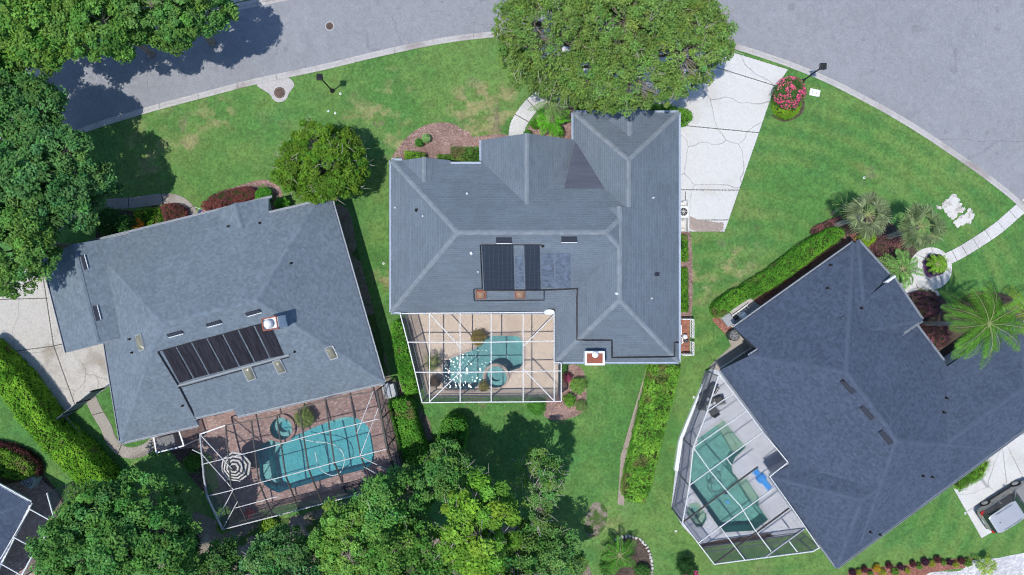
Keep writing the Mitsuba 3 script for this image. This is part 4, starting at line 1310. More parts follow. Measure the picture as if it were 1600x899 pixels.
# trees
OAK, DEEP, FRESH = (.165, .275, .068), (.105, .235, .066), (.155, .305, .058)
tree('oak_tree', 'broad olive oak with pale bare twigs spreading over the white driveway', 'tree', 966, 50, 180, 116, 9.6, 5.2, OAK, 3, lobes=21, per=80, leaf=.08, clump_r=.36, bare=300, clumps=1600, gap=.12, base=(975, 130), flat=.8, hue=.14)
tree('round_tree', 'dense rounded olive tree on the lawn beside the grey house', 'tree', 500, 259, 70, 60, 5.4, 1.0, (.118, .235, .030), 5, lobes=13, per=110, leaf=.08, clump_r=.33, bare=80, clumps=430, gap=.22, upb=.6)
TG = 'trees along the far side of the street'
tree('street_tree', 'bright green tree at the very corner of the street, top left', 'tree', 48, 22, 84, 76, 9.5, 3.2, FRESH, 11, TG, per=105, clumps=330, gap=.25, clump_r=.44, lobes=12)
tree('street_tree', 'green tree hanging over the kerb, second from top left corner', 'tree', 160, 34, 72, 64, 8.6, 3.0, (.130, .275, .056), 12, TG, per=105, clumps=270, gap=.27, clump_r=.43, lobes=12)
tree('street_tree', 'feathery green tree shading the street, rightmost of the top left trees', 'tree', 270, 16, 80, 58, 8.2, 3.0, (.120, .255, .062), 13, TG, per=90, clumps=300, gap=.29, clump_r=.38, lobes=13)
LG = 'trees beside the grey driveway'
tree('shade_tree', 'dark green tree at the left edge just below the street', 'tree', 26, 178, 74, 62, 8.5, 2.8, DEEP, 14, LG, per=95, clumps=270, gap=.25, clump_r=.42, lobes=12)
tree('shade_tree', 'wide green tree shading the lawn left of the grey house', 'tree', 80, 282, 84, 76, 8.8, 2.6, (.102, .230, .072), 15, LG, per=100, clumps=390, gap=.25, clump_r=.42, lobes=14)
tree('shade_tree', 'green tree hanging over the grey driveway at the left edge', 'tree', 14, 378, 80, 72, 8.5, 3.0, (.120, .255, .060), 16, LG, per=100, clumps=350, gap=.27, clump_r=.42, lobes=14)
tree('shade_tree', 'small green tree at the left edge between street and kerb', 'tree', -8, 96, 46, 40, 6.5, 2.0, (.120, .260, .060), 18, LG, per=95, clumps=120, gap=.25, clump_r=.40, lobes=9)
tree('broad_tree', 'broad mid green tree filling the lower left corner', 'tree', 190, 846, 116, 98, 10.0, 2.5, (.102, .245, .060), 17, per=115, clumps=520, gap=.24, clump_r=.46, lobes=16)
WG = 'trees of the small wood at the bottom'
for i, (px, py, rx, ry, zt_, zb_, col, lab) in enumerate([
        (330, 884, 56, 38, 6.0, 1.0, DEEP, 'dark low tree right of the lower left broad tree'),
        (455, 878, 78, 52, 9.0, 2.0, (0.106, 0.245, 0.076), 'dark green tree at the bottom edge below the turquoise pool'),
        (548, 842, 62, 60, 9.5, 2.0, (0.170, 0.340, 0.068), 'light green tree just below the turquoise pool cage'),
        (612, 786, 56, 56, 9.0, 2.0, (0.133, 0.306, 0.071), 'green tree touching the corner of the large screen cage'),
        (640, 872, 72, 56, 10.5, 2.5, (.112, .255, .052), 'yellowish green tree at the bottom edge of the wood'),
        (700, 742, 44, 44, 7.5, 1.5, (0.116, 0.265, 0.063), 'dark green tree at the upper edge of the wood'),
        (846, 866, 62, 50, 6.5, 1.0, (0.122, 0.252, 0.068), 'small dark tree at the lower right end of the wood'),
        (798, 884, 56, 42, 8.0, 1.5, (.110, .235, .055), 'green tree at the bottom edge below the tufted pine')]):
    tree('wood_tree', lab, 'tree', px, py, rx, ry, zt_, zb_, col, 30 + i, WG, per=100, clumps=int(rx * ry * .062), gap=.24, clump_r=.41, leaf=.09, bare=14, lobes=12)
tree('pine_tree', 'bright green pine with tufted needles at the edge of the wood', 'tree', 748, 818, 58, 78, 13.0, 4.0, (.165, .335, .045), 41, lobes=14, per=210, clumps=95, leaf=.13, clump_r=.48, bare=60, gap=.0, upb=.5)
tree('slender_tree', 'slender tree with pale bare limbs standing on the lawn edge', 'tree', 843, 752, 30, 62, 7.8, 1.5, (0.143, 0.286, 0.073), 42, per=110, clumps=75, gap=.32, bare=50, clump_r=.40, leaf=.085)

# hedges
HG = (0.150, 0.341, 0.038)
hedge('long clipped lime hedge running down the left edge beside the driveway', [(-40, 530), (0, 562), (36, 602), (80, 664), (123, 702), (158, 742), (178, 776), (160, 806), (138, 774), (88, 727), (38, 672), (0, 622), (-40, 585)], 2.2, (0.178, 0.393, 0.038), 50, dens=230, leaf=.07)
hedge('small bright hedge between grey house and middle pool cage', [(610, 509), (630, 507), (641, 556), (652, 608), (642, 616), (629, 611), (618, 560)], 1.3, (0.107, 0.323, 0.038), 51)
hedge('thick square hedge right of the turquoise pool cage', [(606, 634), (622, 626), (640, 629), (652, 670), (664, 708), (655, 724), (637, 727), (622, 690)], 1.9, (0.117, 0.323, 0.043), 52, dens=260, leaf=.065)
hedge('tall leafy clump below the middle pool cage', [(690, 664), (705, 654), (724, 660), (728, 684), (718, 712), (692, 716), (682, 692)], 2.2, (0.102, 0.288, 0.043), 53, dens=240, leaf=.065, ragged=.12)
hedge('long patchy hedge standing alone in the middle lawn', [(1016, 578), (1030, 571), (1058, 573), (1062, 584), (1048, 640), (1030, 710), (1012, 780), (998, 786), (978, 780), (975, 760), (990, 690)], 1.2, (0.187, 0.422, 0.056), 54, dens=260, leaf=.06, ragged=.22, hue=.25)
hedge('short clipped hedge beside the pool equipment of the dark house', [(1115, 484), (1122, 472), (1140, 459), (1156, 452), (1166, 466), (1150, 480), (1130, 495), (1120, 494)], 1.2, (0.121, 0.332, 0.038), 55)
hedge('long clipped hedge along the upper left wall of the dark house', [(1160, 450), (1200, 424), (1250, 386), (1285, 364), (1306, 356), (1320, 360), (1316, 372), (1280, 398), (1230, 436), (1190, 460), (1170, 466)], 1.2, (0.117, 0.323, 0.038), 56)
EG = 'clipped hedges along the right wall of the middle house'
hedge('upper of two clipped hedges along the right wall of middle house', [(1061, 368), (1075, 368), (1075.5, 407), (1061, 407)], .9, (0.129, 0.323, 0.034), 57, EG, smooth_=0)
hedge('lower of two clipped hedges along the right wall of middle house', [(1061, 420), (1075, 420), (1075.5, 487), (1061, 487)], .9, (0.129, 0.323, 0.034), 58, EG, smooth_=0)
hedge('small clipped hedge in pink mulch at the upper left of middle house', [(632, 236), (663, 238), (663, 252), (632, 251)], .8, HG, 59, smooth_=0)
hedge('tiny clipped hedge beside the notch of the middle house eave', [(683, 241), (703, 242), (703, 252), (683, 252)], .8, (0.121, 0.262, 0.043), 60, smooth_=0)
hedge('square patchy hedge against the front gable of middle house', [(705, 230), (751, 230), (751, 250), (705, 250)], .9, (0.143, 0.288, 0.060), 61, smooth_=0, ragged=.13)
hedge('deep red hedge along the front wall of the grey house', [(312, 322), (332, 304), (366, 294), (388, 292), (397, 300), (392, 310), (352, 322), (325, 334)], 1.0, (0.194, 0.067, 0.069), 62)
hedge('small maroon hedge inside the curve of the left walkway', [(250, 323), (268, 318), (284, 324), (290, 338), (278, 348), (258, 350)], .8, (0.194, 0.072, 0.069), 63)
hedge('low lime ground cover beside the small maroon hedge', [(208, 331), (226, 327), (246, 325), (254, 348), (236, 360), (220, 358), (210, 345)], .25, (0.178, 0.375, 0.038), 64)
hedge('square green hedge at the left corner house near bottom left', [(-30, 700), (8, 706), (40, 722), (48, 738), (34, 750), (8, 748), (-30, 735)], 1.2, (0.171, 0.332, 0.043), 65)
hedge('dark maroon border behind the green hedge at bottom left', [(-30, 690), (12, 697), (46, 714), (58, 732), (54, 744), (46, 728), (10, 706), (-30, 700)], .8, (0.111, 0.045, 0.050), 66)
hedge('rounded leafy hedge where the dark house meets the right driveway', [(1489, 757), (1512, 742), (1545, 719), (1545, 733), (1537, 748), (1516, 760), (1502, 768)], .8, (0.143, 0.341, 0.043), 67)
hedge('green skirt of low foliage under the pink flowering bush', [(1210, 164), (1216, 178), (1230, 184), (1246, 178), (1254, 160), (1240, 152), (1216, 152)], .6, (0.178, 0.367, 0.034), 68)
hedge('maroon ground planting between two palms and the dark house', [(1362, 374), (1386, 368), (1408, 370), (1420, 392), (1408, 404), (1388, 412), (1372, 398)], .6, (0.226, 0.109, 0.123), 69, hue=.25)
hedge('maroon planting at the tip of the long clipped hedge', [(1270, 364), (1276, 354), (1300, 344), (1330, 336), (1346, 342), (1330, 350), (1305, 352), (1284, 364)], .5, (0.238, 0.109, 0.112), 70, hue=.25)
hedge('dark maroon planting between the ring path and the palm trunk', [(1420, 466), (1440, 456), (1462, 464), (1474, 482), (1460, 494), (1436, 492)], .7, (0.152, 0.075, 0.100), 71, hue=.3)
hedge('dark maroon planting below the tall palm trunk', [(1430, 512), (1452, 508), (1480, 510), (1484, 534), (1462, 546), (1446, 534)], .7, (0.161, 0.075, 0.094), 72, hue=.3)
hedge('reddish planting strip left of the tall palm crown', [(1500, 480), (1512, 466), (1530, 458), (1548, 462), (1540, 476), (1518, 490)], .5, (0.238, 0.117, 0.133), 73, hue=.3)
hedge('purple ground cover in the bed of the ring path', [(1446, 410), (1452, 400), (1462, 398), (1466, 408), (1462, 420), (1470, 428), (1456, 432), (1446, 424)], .3, (0.127, 0.067, 0.185), 74)
hedge('low green planting under the big oak in front of middle house', [(900, 166), (940, 160), (1000, 160), (1050, 164), (1050, 174), (900, 176)], .6, (0.121, 0.314, 0.043), 75)
hedge('low green planting at the garage corner beside the white driveway', [(1060, 170), (1078, 172), (1083, 184), (1074, 193), (1060, 196)], .5, (0.135, 0.332, 0.043), 76)

# shrubs and small plants: px, py, radius px, height, colour, label, blooms
Y = (0.324, 0.324, 0.050)
SH = [(618, 255, 9, 1.0, (0.096, 0.288, 0.036), 'round dark shrub at the far left corner of the pink mulch', None), (655, 223, 6.5, .7, (0.086, 0.269, 0.046), 'dark shrub left of a pale shrub in the pink mulch', None),
      (666, 216, 7, .7, (0.295, 0.499, 0.180), 'pale green shrub in the middle of the pink mulch', None), (824, 209, 6.5, .8, (0.086, 0.230, 0.036), 'small round shrub beside the white entry walk', None), (836, 194, 8, .9, (0.104, 0.269, 0.036), 'dark shrub between entry walk and leafy palm', None),
      (167, 346, 22, 1.6, (0.061, 0.163, 0.046), 'dark shrub under the left trees beside the grey roof', None), (194, 350, 16, 1.5, (0.052, 0.144, 0.040), 'dark rounded shrub left of the orange plant', None), (215, 352.5, 10, .7, (0.730, 0.276, 0.034), 'orange leaved plant beside the grey roof', None),
      (412, 306, 15, 1.2, (0.104, 0.326, 0.046), 'green shrub at the right end of the deep red hedge', None), (441, 320, 12, 1.1, (0.122, 0.346, 0.046), 'green shrub in the roof notch below the round tree', None),
      (1354, 372, 13, 1.4, (0.260, 0.442, 0.036), 'yellow green shrub at the top corner of the dark roof', None), (748, 528, 12, 1.1, (0.308, 0.244, 0.067), 'yellowish red shrub at the rim of the sparkling pool', None), (756, 604, 8, .7, (0.276, 0.259, 0.084), 'small dry looking plant beside the round teal spa', None),
      (676, 569, 9, .8, (0.192, 0.250, 0.090), 'low plant at the foot of the spiky palm on the beige deck', None), (680, 596, 9, 1.2, (0.145, 0.114, 0.084), 'brownish plant below the spiky plant on the beige deck', None),
      (476, 653, 15, 1.3, (0.260, 0.365, 0.090), 'yellow green shrub between round spa and turquoise pool', None), (390, 803, 8, .8, (0.162, 0.114, 0.101), 'plant with red blooms in the corner of the brick deck', (0.730, 0.065, 0.118)),
      (903, 602, 13, .9, (0.209, 0.384, 0.090), 'light green shrub at the right side of the middle cage', None), (886, 590, 7, .9, (0.244, 0.114, 0.118), 'reddish shrub beside the middle cage wall', (0.583, 0.082, 0.202)), (890, 626, 10, .8, (0.157, 0.346, 0.054), 'green shrub at the lower right corner of middle cage', None),
      (908, 634, 9, .6, (0.227, 0.326, 0.108), 'pale tufted plant in the mulch beside the middle cage', None), (838, 634, 14, .5, (0.104, 0.307, 0.054), 'low leafy plant under the front wall of middle cage', None), (1078, 899, 12, 1.3, (0.086, 0.192, 0.054), 'pink flowering shrub at the bottom edge', (0.892, 0.097, 0.302)),
      (1072, 884, 14, 1.6, (0.038, 0.106, 0.032), 'dark leafy shrub at the bottom edge near the pink flowers', None), (1003, 893, 12, .9, (0.086, 0.211, 0.054), 'small shrub inside the ring of white stones', None), (950, 885, 14, 1.2, (0.086, 0.211, 0.046), 'dark shrub at the left of the stone ringed bed', None),
      (300, 725, 14, .8, (0.104, 0.250, 0.046), 'low shrub at the left corner of the large cage', None), (420, 822, 14, .9, (0.227, 0.384, 0.054), 'lime plants below the front wall of the large cage', None), (350, 822, 11, .8, (0.139, 0.307, 0.054), 'small shrub at the lower left corner of the large cage', None),
      (1600, 600, 14, 1.2, (0.122, 0.288, 0.054), 'shrub at the right edge beside the dark garage roof', None)]
for i, (x, y, rp, h_, col, lab, fl) in enumerate(SH):
    bush(lab, x, y, rp, h_, col, 100 + i, leaf=.055 if rp < 10 else .075, flowers=fl, dens=1.6)
bush('pink flowering bush beside the street lamp near the white driveway', 1232, 146, 23, 2.2, (0.096, 0.192, 0.054), 140, leaf=.07, flowers=(0.810, 0.145, 0.286), dens=1.6, name='flowering_bush')
r = np.random.default_rng(77)
for i in range(20):
    t = i / 19
    x, y = 1332 + 180 * t, 895 - 20 * t + r.uniform(-3, 5) + (2 if i % 2 else -3)
    q = (i * 7) % 4
    kind_ = ((.075, .035, .06), (.15, .29, .05), (.12, .045, .05), (.32, .34, .05))[q] if i != 4 else (.5, .33, .04)
    nm = ('dark purple', 'green', 'maroon', 'yellow green')[q] if i != 4 else 'golden yellow'
    bush(f'small {nm} plant in the red mulch border at bottom right', x, y, r.uniform(4, 6.5), .5, kind_, 200 + i, f'small {nm} plants in the red mulch border' if i != 4 else None, leaf=.05, name='border_plant', dens=1.5)

# palms
fan_palm('grey green fan palm nearest the tip of the long hedge', 1354, 336, 4.5, 22, 1.6, (.42, .49, .29), 80, base=(1303, 353))
fan_palm('grey green fan palm between the first fan palm and ring path', 1438, 354, 4.5, 22, 1.6, (.40, .49, .26), 81, base=(1384, 372))
feather_palm('tall feathery palm with long trunk leaning over the dark garage roof', 1545, 506, 7.2, 23, 3.2, (.190, .410, .070), 82, base=(1440, 506), rise=(.0, .75), droop=(.45, 1.0), ll=.62, lw=.020, n=58, side_drop=.6)
feather_palm('yellow green palm at the right edge behind the tall palm', 1604, 488, 4.0, 11, 2.4, (0.227, 0.346, 0.036), 83, base=(1560, 486), ll=.45)
feather_palm('low broad leaved palm at the notch of the dark roof', 1410, 420, 1.7, 15, 1.75, (0.192, 0.384, 0.108), 84, base=(1404, 421), lw=.06, ll=.42, n=14, side_drop=.15, rise=(.05, .6), trunk_r=.16)
feather_palm('compact bright green cycad in the ring path bed', 1464, 413, .75, 26, .85, (0.174, 0.384, 0.032), 85, lw=.035, ll=.2, n=12, rise=(.1, .9), droop=(.3, .5), name='cycad', side_drop=.1)
feather_palm('bright green leafy palm at the front door of middle house', 862, 187, 1.5, 20, 1.5, (0.122, 0.384, 0.036), 86, lw=.07, ll=.4, n=12, side_drop=.1)
feather_palm('grey green slender palm beside the white entry walk', 858, 160, 3.2, 14, 1.7, (0.227, 0.346, 0.126), 87, ll=.34, n=18, base=(850, 172), trunk_r=.09)
feather_palm('dark green palm inside the ring of white stones', 968, 868, 1.6, 18, 1.5, (0.096, 0.259, 0.040), 88, ll=.4, lw=.05, n=14)
feather_palm('yellow green plant standing in the pale paved court', 1543, 886, 1.0, 14, .95, (0.278, 0.422, 0.054), 89, ll=.28, lw=.04, n=10, trunk_r=.08)
fan_palm('dark fan palm in the shade between two woods trees', 290, 852, 2.2, 18, 1.3, (0.052, 0.144, 0.054), 90)
feather_palm('dark small palm left of the first fan palm', 1318, 322, 2.2, 13, 1.0, (0.061, 0.163, 0.046), 91, ll=.3, n=12, base=(1300, 335), trunk_r=.08)

feather_palm('spiky pale palm at the left side of the beige deck', 676, 566, 1.3, 16, .85, (.22, .26, .10), 92, ll=.22, n=12, lw=.022, trunk_r=.06)

# ------------------------------------------------------------------ street furniture and yard things
for lab, b, h_ in (('black lantern post on the lawn edge at the upper left street', (519.5, 142.5), 3.4), ('black lantern post behind the pink flowering bush', (1253, 127.5), 3.5)):
    k = thing('street_lamp', lab, 'street lamp', 'black lantern street lamps')
    p = W(*b)
    put('base', lathe([[0, 0], [.16, 0], [.16, .12], [.10, .2], [.09, .5], [.06, .56], [0, .56]], p, 16), 'black_metal', k)
    put('post', cyl(p + [0, 0, .5], .05, h_ - .9, 12), 'black_metal', k)
    put('collar', lathe([[0, 0], [.07, 0], [.12, .1], [.16, .12], [0, .13]], p + [0, 0, h_ - .45], 16), 'black_metal', k)
    a = .35
    put('lantern', [bx(p + [0, 0, h_ - .3], [.06, .06, .06], a)] + [bar(p + [x * .15, y * .15, h_ - .33], p + [x * .19, y * .19, h_ + .02], .03, .03, (1, 0, 0)) for x in (-1, 1) for y in (-1, 1)], 'black_metal', k)
    put('pane', [bx(p + [0, 0, h_ - .15], [.27, .27, .30], 0)], 'dark_glass', k)
    m = trimesh.creation.cone(.30, .16, sections=4)
    m.apply_transform(trimesh.transformations.rotation_matrix(math.pi / 4, [0, 0, 1]))
    m.apply_translation(p + [0, 0, h_ + .03])
    put('lamp_cap', [m, bx(p + [0, 0, h_ + .02], [.43, .43, .04], 0), cyl(p + [0, 0, h_ + .16], .03, .1, 8)], 'black_metal', k)


def manhole(label, px, py, r_, z):
    k = thing('manhole_cover', label, 'manhole cover')
    p = W(px, py, z)
    put('ring', lathe([[r_, -.06], [r_ + .06, -.06], [r_ + .06, .012], [r_, .012], [r_, -.06]], p, 28), 'kerb_mat' if z < 0 else 'cast_iron', k)
    lid = [cyl(p + [0, 0, -.05], r_ - .012, .056, 28)]
    for i in range(-3, 4):
        w_ = math.sqrt(max(0, (r_ * .85)**2 - (i * r_ * .24)**2))
        lid += [bx(p + [0, i * r_ * .24, .01], [2 * w_, r_ * .09, .012]), bx(p + [i * r_ * .24, 0, .0102], [r_ * .09, 2 * w_, .012])]
    put('lid', lid, 'cast_iron', k)


manhole('round iron cover in the middle of the street', 515, 41, .28, -.095)
manhole('round rusty iron cover in the concrete apron at the kerb', 437, 145, .36, .033)
k = thing('utility_box_lid', 'white utility lid lying in the lawn right of the pink bush', 'utility lid')
put('lid', rbox(W(1273, 145, .04), [.78, .52, .10], .04, -.2), 'white_paint', k)
put('handle', [cyl(W(1273 + s * 3.4, 145 + s * .7, .085), .04, .01, 10) for s in (-1, 1)], 'dark_box', k)
SG = 'small sprinkler heads in the lawns'
for x, y in ((513, 174), (524, 177), (599.5, 412), (1084, 621), (1056, 830), (1350, 278), (532, 147), (1508, 802)):
    k = thing('sprinkler_head', 'small white sprinkler head dotted in a lawn', 'sprinkler', SG)
    p = W(x, y)
    put('cap', lathe([[0, 0], [.09, 0], [.09, .05], [.06, .08], [0, .08]], p, 12), 'white_paint', k)
    put('stem', cyl(p + [0, 0, .07], .03, .05, 8), 'dark_box', k)

# white limestone laid in the lawn, and the ring of edging stones
import shapely
r = np.random.default_rng(5)
A1, A2 = poly([(1462, 324), (1478, 315), (1490, 304), (1497, 312), (1496, 318), (1509, 324), (1500, 332), (1490, 342), (1480, 336), (1476, 326)]), poly([(1490, 348), (1500, 340), (1514, 328), (1521, 336), (1516, 348), (1500, 351), (1494, 354)])
st = []


def stone(c, rx_, ry_, h_, rz, r):
    d = dirs(14, r, -.2) * (1 + .18 * r.normal(size=(14, 1)))
    v = np.c_[d[:, 0] * rx_, d[:, 1] * ry_, np.clip(d[:, 2], -.3, .75) * h_]
    m = tm(m3.Manifold.hull_points(v))
    m.apply_transform(trimesh.transformations.rotation_matrix(rz, [0, 0, 1]))
    m.apply_translation(c)
    return m


while len(st) < 280:
    g = A1 if r.random() < .68 else A2
    x0, y0, x1, y1 = g.bounds
    q = r.uniform(x0, x1), r.uniform(y0, y1)
    if g.contains(Point(q)) and meshkit.fbm(np.array([[q[0] * 1.3, q[1] * 1.3, 4]]), 3, 2)[0] > .33:
        s_ = r.uniform(.09, .2)
        st.append(stone([*q, .01], s_, s_ * r.uniform(.6, 1), .07, r.uniform(0, 6), r))
tag(put('white_rubble', st, 'stone_white'), 'patch of broken white limestone scattered on the right lawn', 'rubble', kind='stuff')
arc = curve([(948, 852), (958, 845), (970, 840), (984, 838), (997, 842), (1007, 850), (1014, 862), (1018, 876), (1019, 890), (1018, 904)], 20)
d = np.r_[0, np.cumsum(np.linalg.norm(np.diff(arc, axis=0), axis=1))]
for s_ in np.arange(0, d[-1], 5.6):
    k = thing('edging_stone', 'white edging stone in the curved border of the dark mulch bed', 'stone', 'white stones round the dark mulch bed')
    put('stone', stone(W(np.interp(s_, d, arc[:, 0]), np.interp(s_, d, arc[:, 1]), .05), .135, .11, .17, r.uniform(0, 6), r), 'stone_white', k)

k = thing('porch_flag', 'small striped flag with dark blue field at the porch of the grey house', 'flag')
fp, fe = W(312, 327, 2.2), unit(W(322, 331, 2.2) - W(312, 327, 2.2))
fs = np.array([fe[1], -fe[0], 0])
put('pole', tube([fp - fe * .5 - [0, 0, .3], fp + fe * .6], .02, 8), 'white_paint', k)
for i in range(7):
    p0 = fp + fs * (.05 + i * .07)
    c_ = tube([p0 + fe * q + [0, 0, .05 * math.sin(q * 9)] for q in np.linspace(.22 if i < 4 else 0, .75, 8)], .036, 4)
    put('stripe', c_, 'cloth_red' if i % 2 == 0 else 'cream_fabric', k)
put('field', rbox(fp + fe * .1 + fs * .155, [.24, .29, .03], .012, math.atan2(fe[1], fe[0])), 'flag_blue', k)
mat('flag_blue', (.03, .04, .13), .8)

for x_, y_ in ((1436, 450), (1442, 450.5), (1447, 452), (1452, 452), (1457, 454), (1462, 456), (1465, 460)):
    k = thing('bed_stone', 'white stone in the short row between ring path and maroon planting', 'stone', 'white stones by the ring path')
    put('stone', stone(W(x_, y_, .04), .15, .11, .16, r.uniform(0, 6), r), 'stone_white', k)

# slatted fence beside the grey driveway
k = thing('slat_fence', 'slate grey slatted fence closing off the grey driveway', 'fence')
a, b = W(99, 657), W(163, 607)
e = unit(b - a)
L = np.linalg.norm(b - a)
for i in range(4):
    p = a + (b - a) * i / 3
    put('post', bx(p + [0, 0, .82], [.11, .11, 1.64], math.atan2(e[1], e[0])), 'vent_dark', k)
for i in range(3):
    for j in range(9):
        p0, p1 = a + (b - a) * (i + .02) / 3, a + (b - a) * (i + .98) / 3
        put('slat', bar(p0 + [0, 0, .25 + j * .165], p1 + [0, 0, .25 + j * .165], .03, .145), 'fence_slate', k)
k = thing('concrete_bench', 'pale concrete bench slab beside the slatted fence', 'bench')
put('seat', rbox(W(111, 666, .40), [1.7, .45, .10], .03, -.83), 'path_grey', k)
for s in (-1, 1):
    put('leg', bx(W(111 + s * 7, 666 + s * 7.6, .17), [.14, .38, .35], -.83), 'path_grey', k)
k = thing('storage_box', 'white storage box with grey lid beside the large cage corner', 'storage box')
put('body', rbox(W(610, 611, .3), [.85, 1.0, .6], .04, .24), 'white_paint', k)
put('lid', rbox(W(603.5, 610, .62), [.55, 1.02, .06], .03, .24), 'white_trim', k)
# brick pad with white rails right of the middle house
struct('brick_pad', slab(poly([(1060, 500), (1077, 500), (1077, 552), (1060, 552)]), -.05, .05), 'brick_red')
k = thing('picket_fence', 'white railing round the brick pad right of middle house', 'fence')
for pts, nm in ((((1061, 498.5), (1078, 498.5)), 4), (((1078, 498.5), (1078, 527)), 6), (((1078, 533), (1078, 553)), 5), (((1061, 553), (1078, 553)), 4)):
    A, Bq = W(*pts[0]), W(*pts[1])
    for z in (.25, .75, 1.12):
        put('rail', bar(A + [0, 0, z], Bq + [0, 0, z], .05, .09), 'white_paint', k)
    for i in range(nm + 1):
        p = A + (Bq - A) * i / nm
        put('picket', bx([p[0], p[1], .52], [.045, .045, 1.05]), 'white_paint', k)
k = thing('pool_pump', 'white pump pipes standing on the brick pad right of middle house', 'pool pump')
put('pipe', [tube([W(1064.5, 508, .2), W(1064.5, 519, .2), W(1064.5, 523, .1)], .05, 8), tube([W(1063, 527.5, .2), W(1066, 527.5, .2), W(1066, 537, .2)], .05, 8), tube([W(1069, 534, .1), W(1064, 538, .25)], .04, 8)], 'white_paint', k)
put('filter', lathe([[0, 0], [.18, 0], [.2, .3], [.16, .55], [0, .6]], W(1068, 526, .05), 16), 'white_trim', k)
put('motor', rbox(W(1072, 533, .2), [.3, .22, .26], .05), 'dark_box', k)
# heat pump in its white screen by the white driveway
k = thing('heat_pump', 'white round topped heat pump between garage wall and driveway', 'heat pump')
c0 = W(1063, 333.5, 0)
put('body', rbox(c0 + [0, 0, .48], [.82, .9, .9], .06), 'white_trim', k)
put('fan', [lathe([[.30, .93], [.36, .93], [.36, .97], [.30, .97], [.30, .93]], c0, 24)] + [bx(c0 + [0, 0, .955], [.6, .02, .01], a) for a in (0, .8, 1.6, 2.4)], 'white_paint', k)
put('fan_well', cyl(c0 + [0, 0, .925], .30, .012, 24), 'black_metal', k)
k = thing('screen_fence', 'white fence panel screening the heat pump from the driveway', 'fence')
for A, Bq, n in ((W(1061, 317.5), W(1070, 317.5), 4), (W(1070, 317.5), W(1070, 363), 14)):
    put('rail', [bar(A + [0, 0, z], Bq + [0, 0, z], .06, .09) for z in (.3, 1.15)], 'white_paint', k)
    for i in range(n):
        p0, p1 = A + (Bq - A) * (i + .05) / n, A + (Bq - A) * (i + .95) / n
        put('plank', bar(p0 + [0, 0, 1.1], p1 + [0, 0, 1.1], .025, 1.05), 'white_paint', k)
# equipment of the dark house
k = thing('pool_pump', 'white pool pump pipework and round filter beside the dark house', 'pool pump')
r = np.random.default_rng(3)
for i in range(6):
    x, y = 1144 + i * 4.2, 492 - i * 3.1
    put('pipe', [tube([W(x, y, .25), W(x + 6, y + 5, .25), W(x + 6, y + 5, .08)], .045, 8), tube([W(x - 2, y + 4, .35), W(x + 5, y - 2, .35)], .04, 8)], 'white_paint', k)
put('filter', lathe([[0, 0], [.24, 0], [.26, .4], [.26, .75], [.16, .95], [0, 1.0]], W(1156.5, 492.5, .05), 20), 'white_paint', k)
put('motor', rbox(W(1148, 498, .25), [.6, .26, .3], .06, .6), 'dark_box', k)
k = thing('equipment_cabinet', 'grey equipment cabinet at the end of the short clipped hedge', 'cabinet')
put('body', rbox(W(1138, 500, .4), [.62, .85, .7], .05, .6), 'grey_alu', k)
put('lid', rbox(W(1138, 500, .78), [.66, .9, .08], .03, .6), 'pipe_grey', k)
k = thing('heat_pump', 'black round heat pump on the slab beside the dark house', 'heat pump')
c0 = W(1142.5, 523, 0.04)
put('body', lathe([[0, 0], [.42, 0], [.42, .75], [.38, .8], [0, .8]], c0, 24), 'dark_box', k)
put('fan', [lathe([[a, .80], [a + .02, .80], [a + .02, .83], [a, .83], [a, .80]], c0, 24) for a in (.12, .22, .32)] + [bx(c0 + [0, 0, .83], [.7, .025, .02], a) for a in (0, 1.05, 2.1)], 'grey_alu', k)
k = thing('heat_pump', 'grey square heat pump beside the maroon border at bottom left', 'heat pump')
c0 = W(56, 748, 0)
put('body', rbox(c0 + [0, 0, .42], [.85, .85, .8], .05, -.5), 'pipe_grey', k)
put('fan', [lathe([[a, .82], [a + .025, .82], [a + .025, .85], [a, .85], [a, .82]], c0, 24) for a in (.14, .3)], 'black_metal', k)

# striped parasol with its table and chairs
k = thing('parasol', 'black and white striped octagonal parasol on the brick pool deck', 'parasol')
c0 = W(368.5, 729.5, 2.25)
R_, n8 = 1.10, 8
for s in range(9):
    a0, a1 = s / 9, (s + 1) / 9
    if s == 0:
        a0 = .02
    V, Fc = [], []
    for i in range(n8):
        for q in (a0, a1):
            an = 2 * math.pi * i / n8 + .25
            V.append([math.cos(an) * R_ * q, math.sin(an) * R_ * q, .48 * (1 - q) + .02 * math.sin(q * 3)])
    for i in range(n8):
        j = (i + 1) % n8
        Fc += [[2 * i, 2 * i + 1, 2 * j + 1], [2 * i, 2 * j + 1, 2 * j]]
    put('canopy_band', trimesh.Trimesh(np.array(V) + c0, np.array(Fc), process=False), 'cream_fabric' if s % 2 == 0 and s else 'black_fabric', k)
put('pole', cyl([c0[0], c0[1], .0], .025, 2.7, 10), 'white_trim', k)
for i in range(8):
    an = 2 * math.pi * i / 8 + .25
    put('rib', bar(c0 + [0, 0, .44], c0 + [math.cos(an) * 1.09, math.sin(an) * 1.09, -.01], .02, .02), 'white_trim', k)
k = thing('garden_table', 'round garden table under the striped parasol', 'table')
put('table_top', lathe([[0.03, .70], [.6, .70], [.62, .72], [.6, .74], [.03, .74]], [c0[0], c0[1], 0], 24), 'chair_dark', k)
put('leg', [tube([[c0[0] + .4 * math.cos(a), c0[1] + .4 * math.sin(a), .7], [c0[0] + .5 * math.cos(a), c0[1] + .5 * math.sin(a), .012]], .02, 6) for a in (0, 1.57, 3.14, 4.71)], 'chair_dark', k)


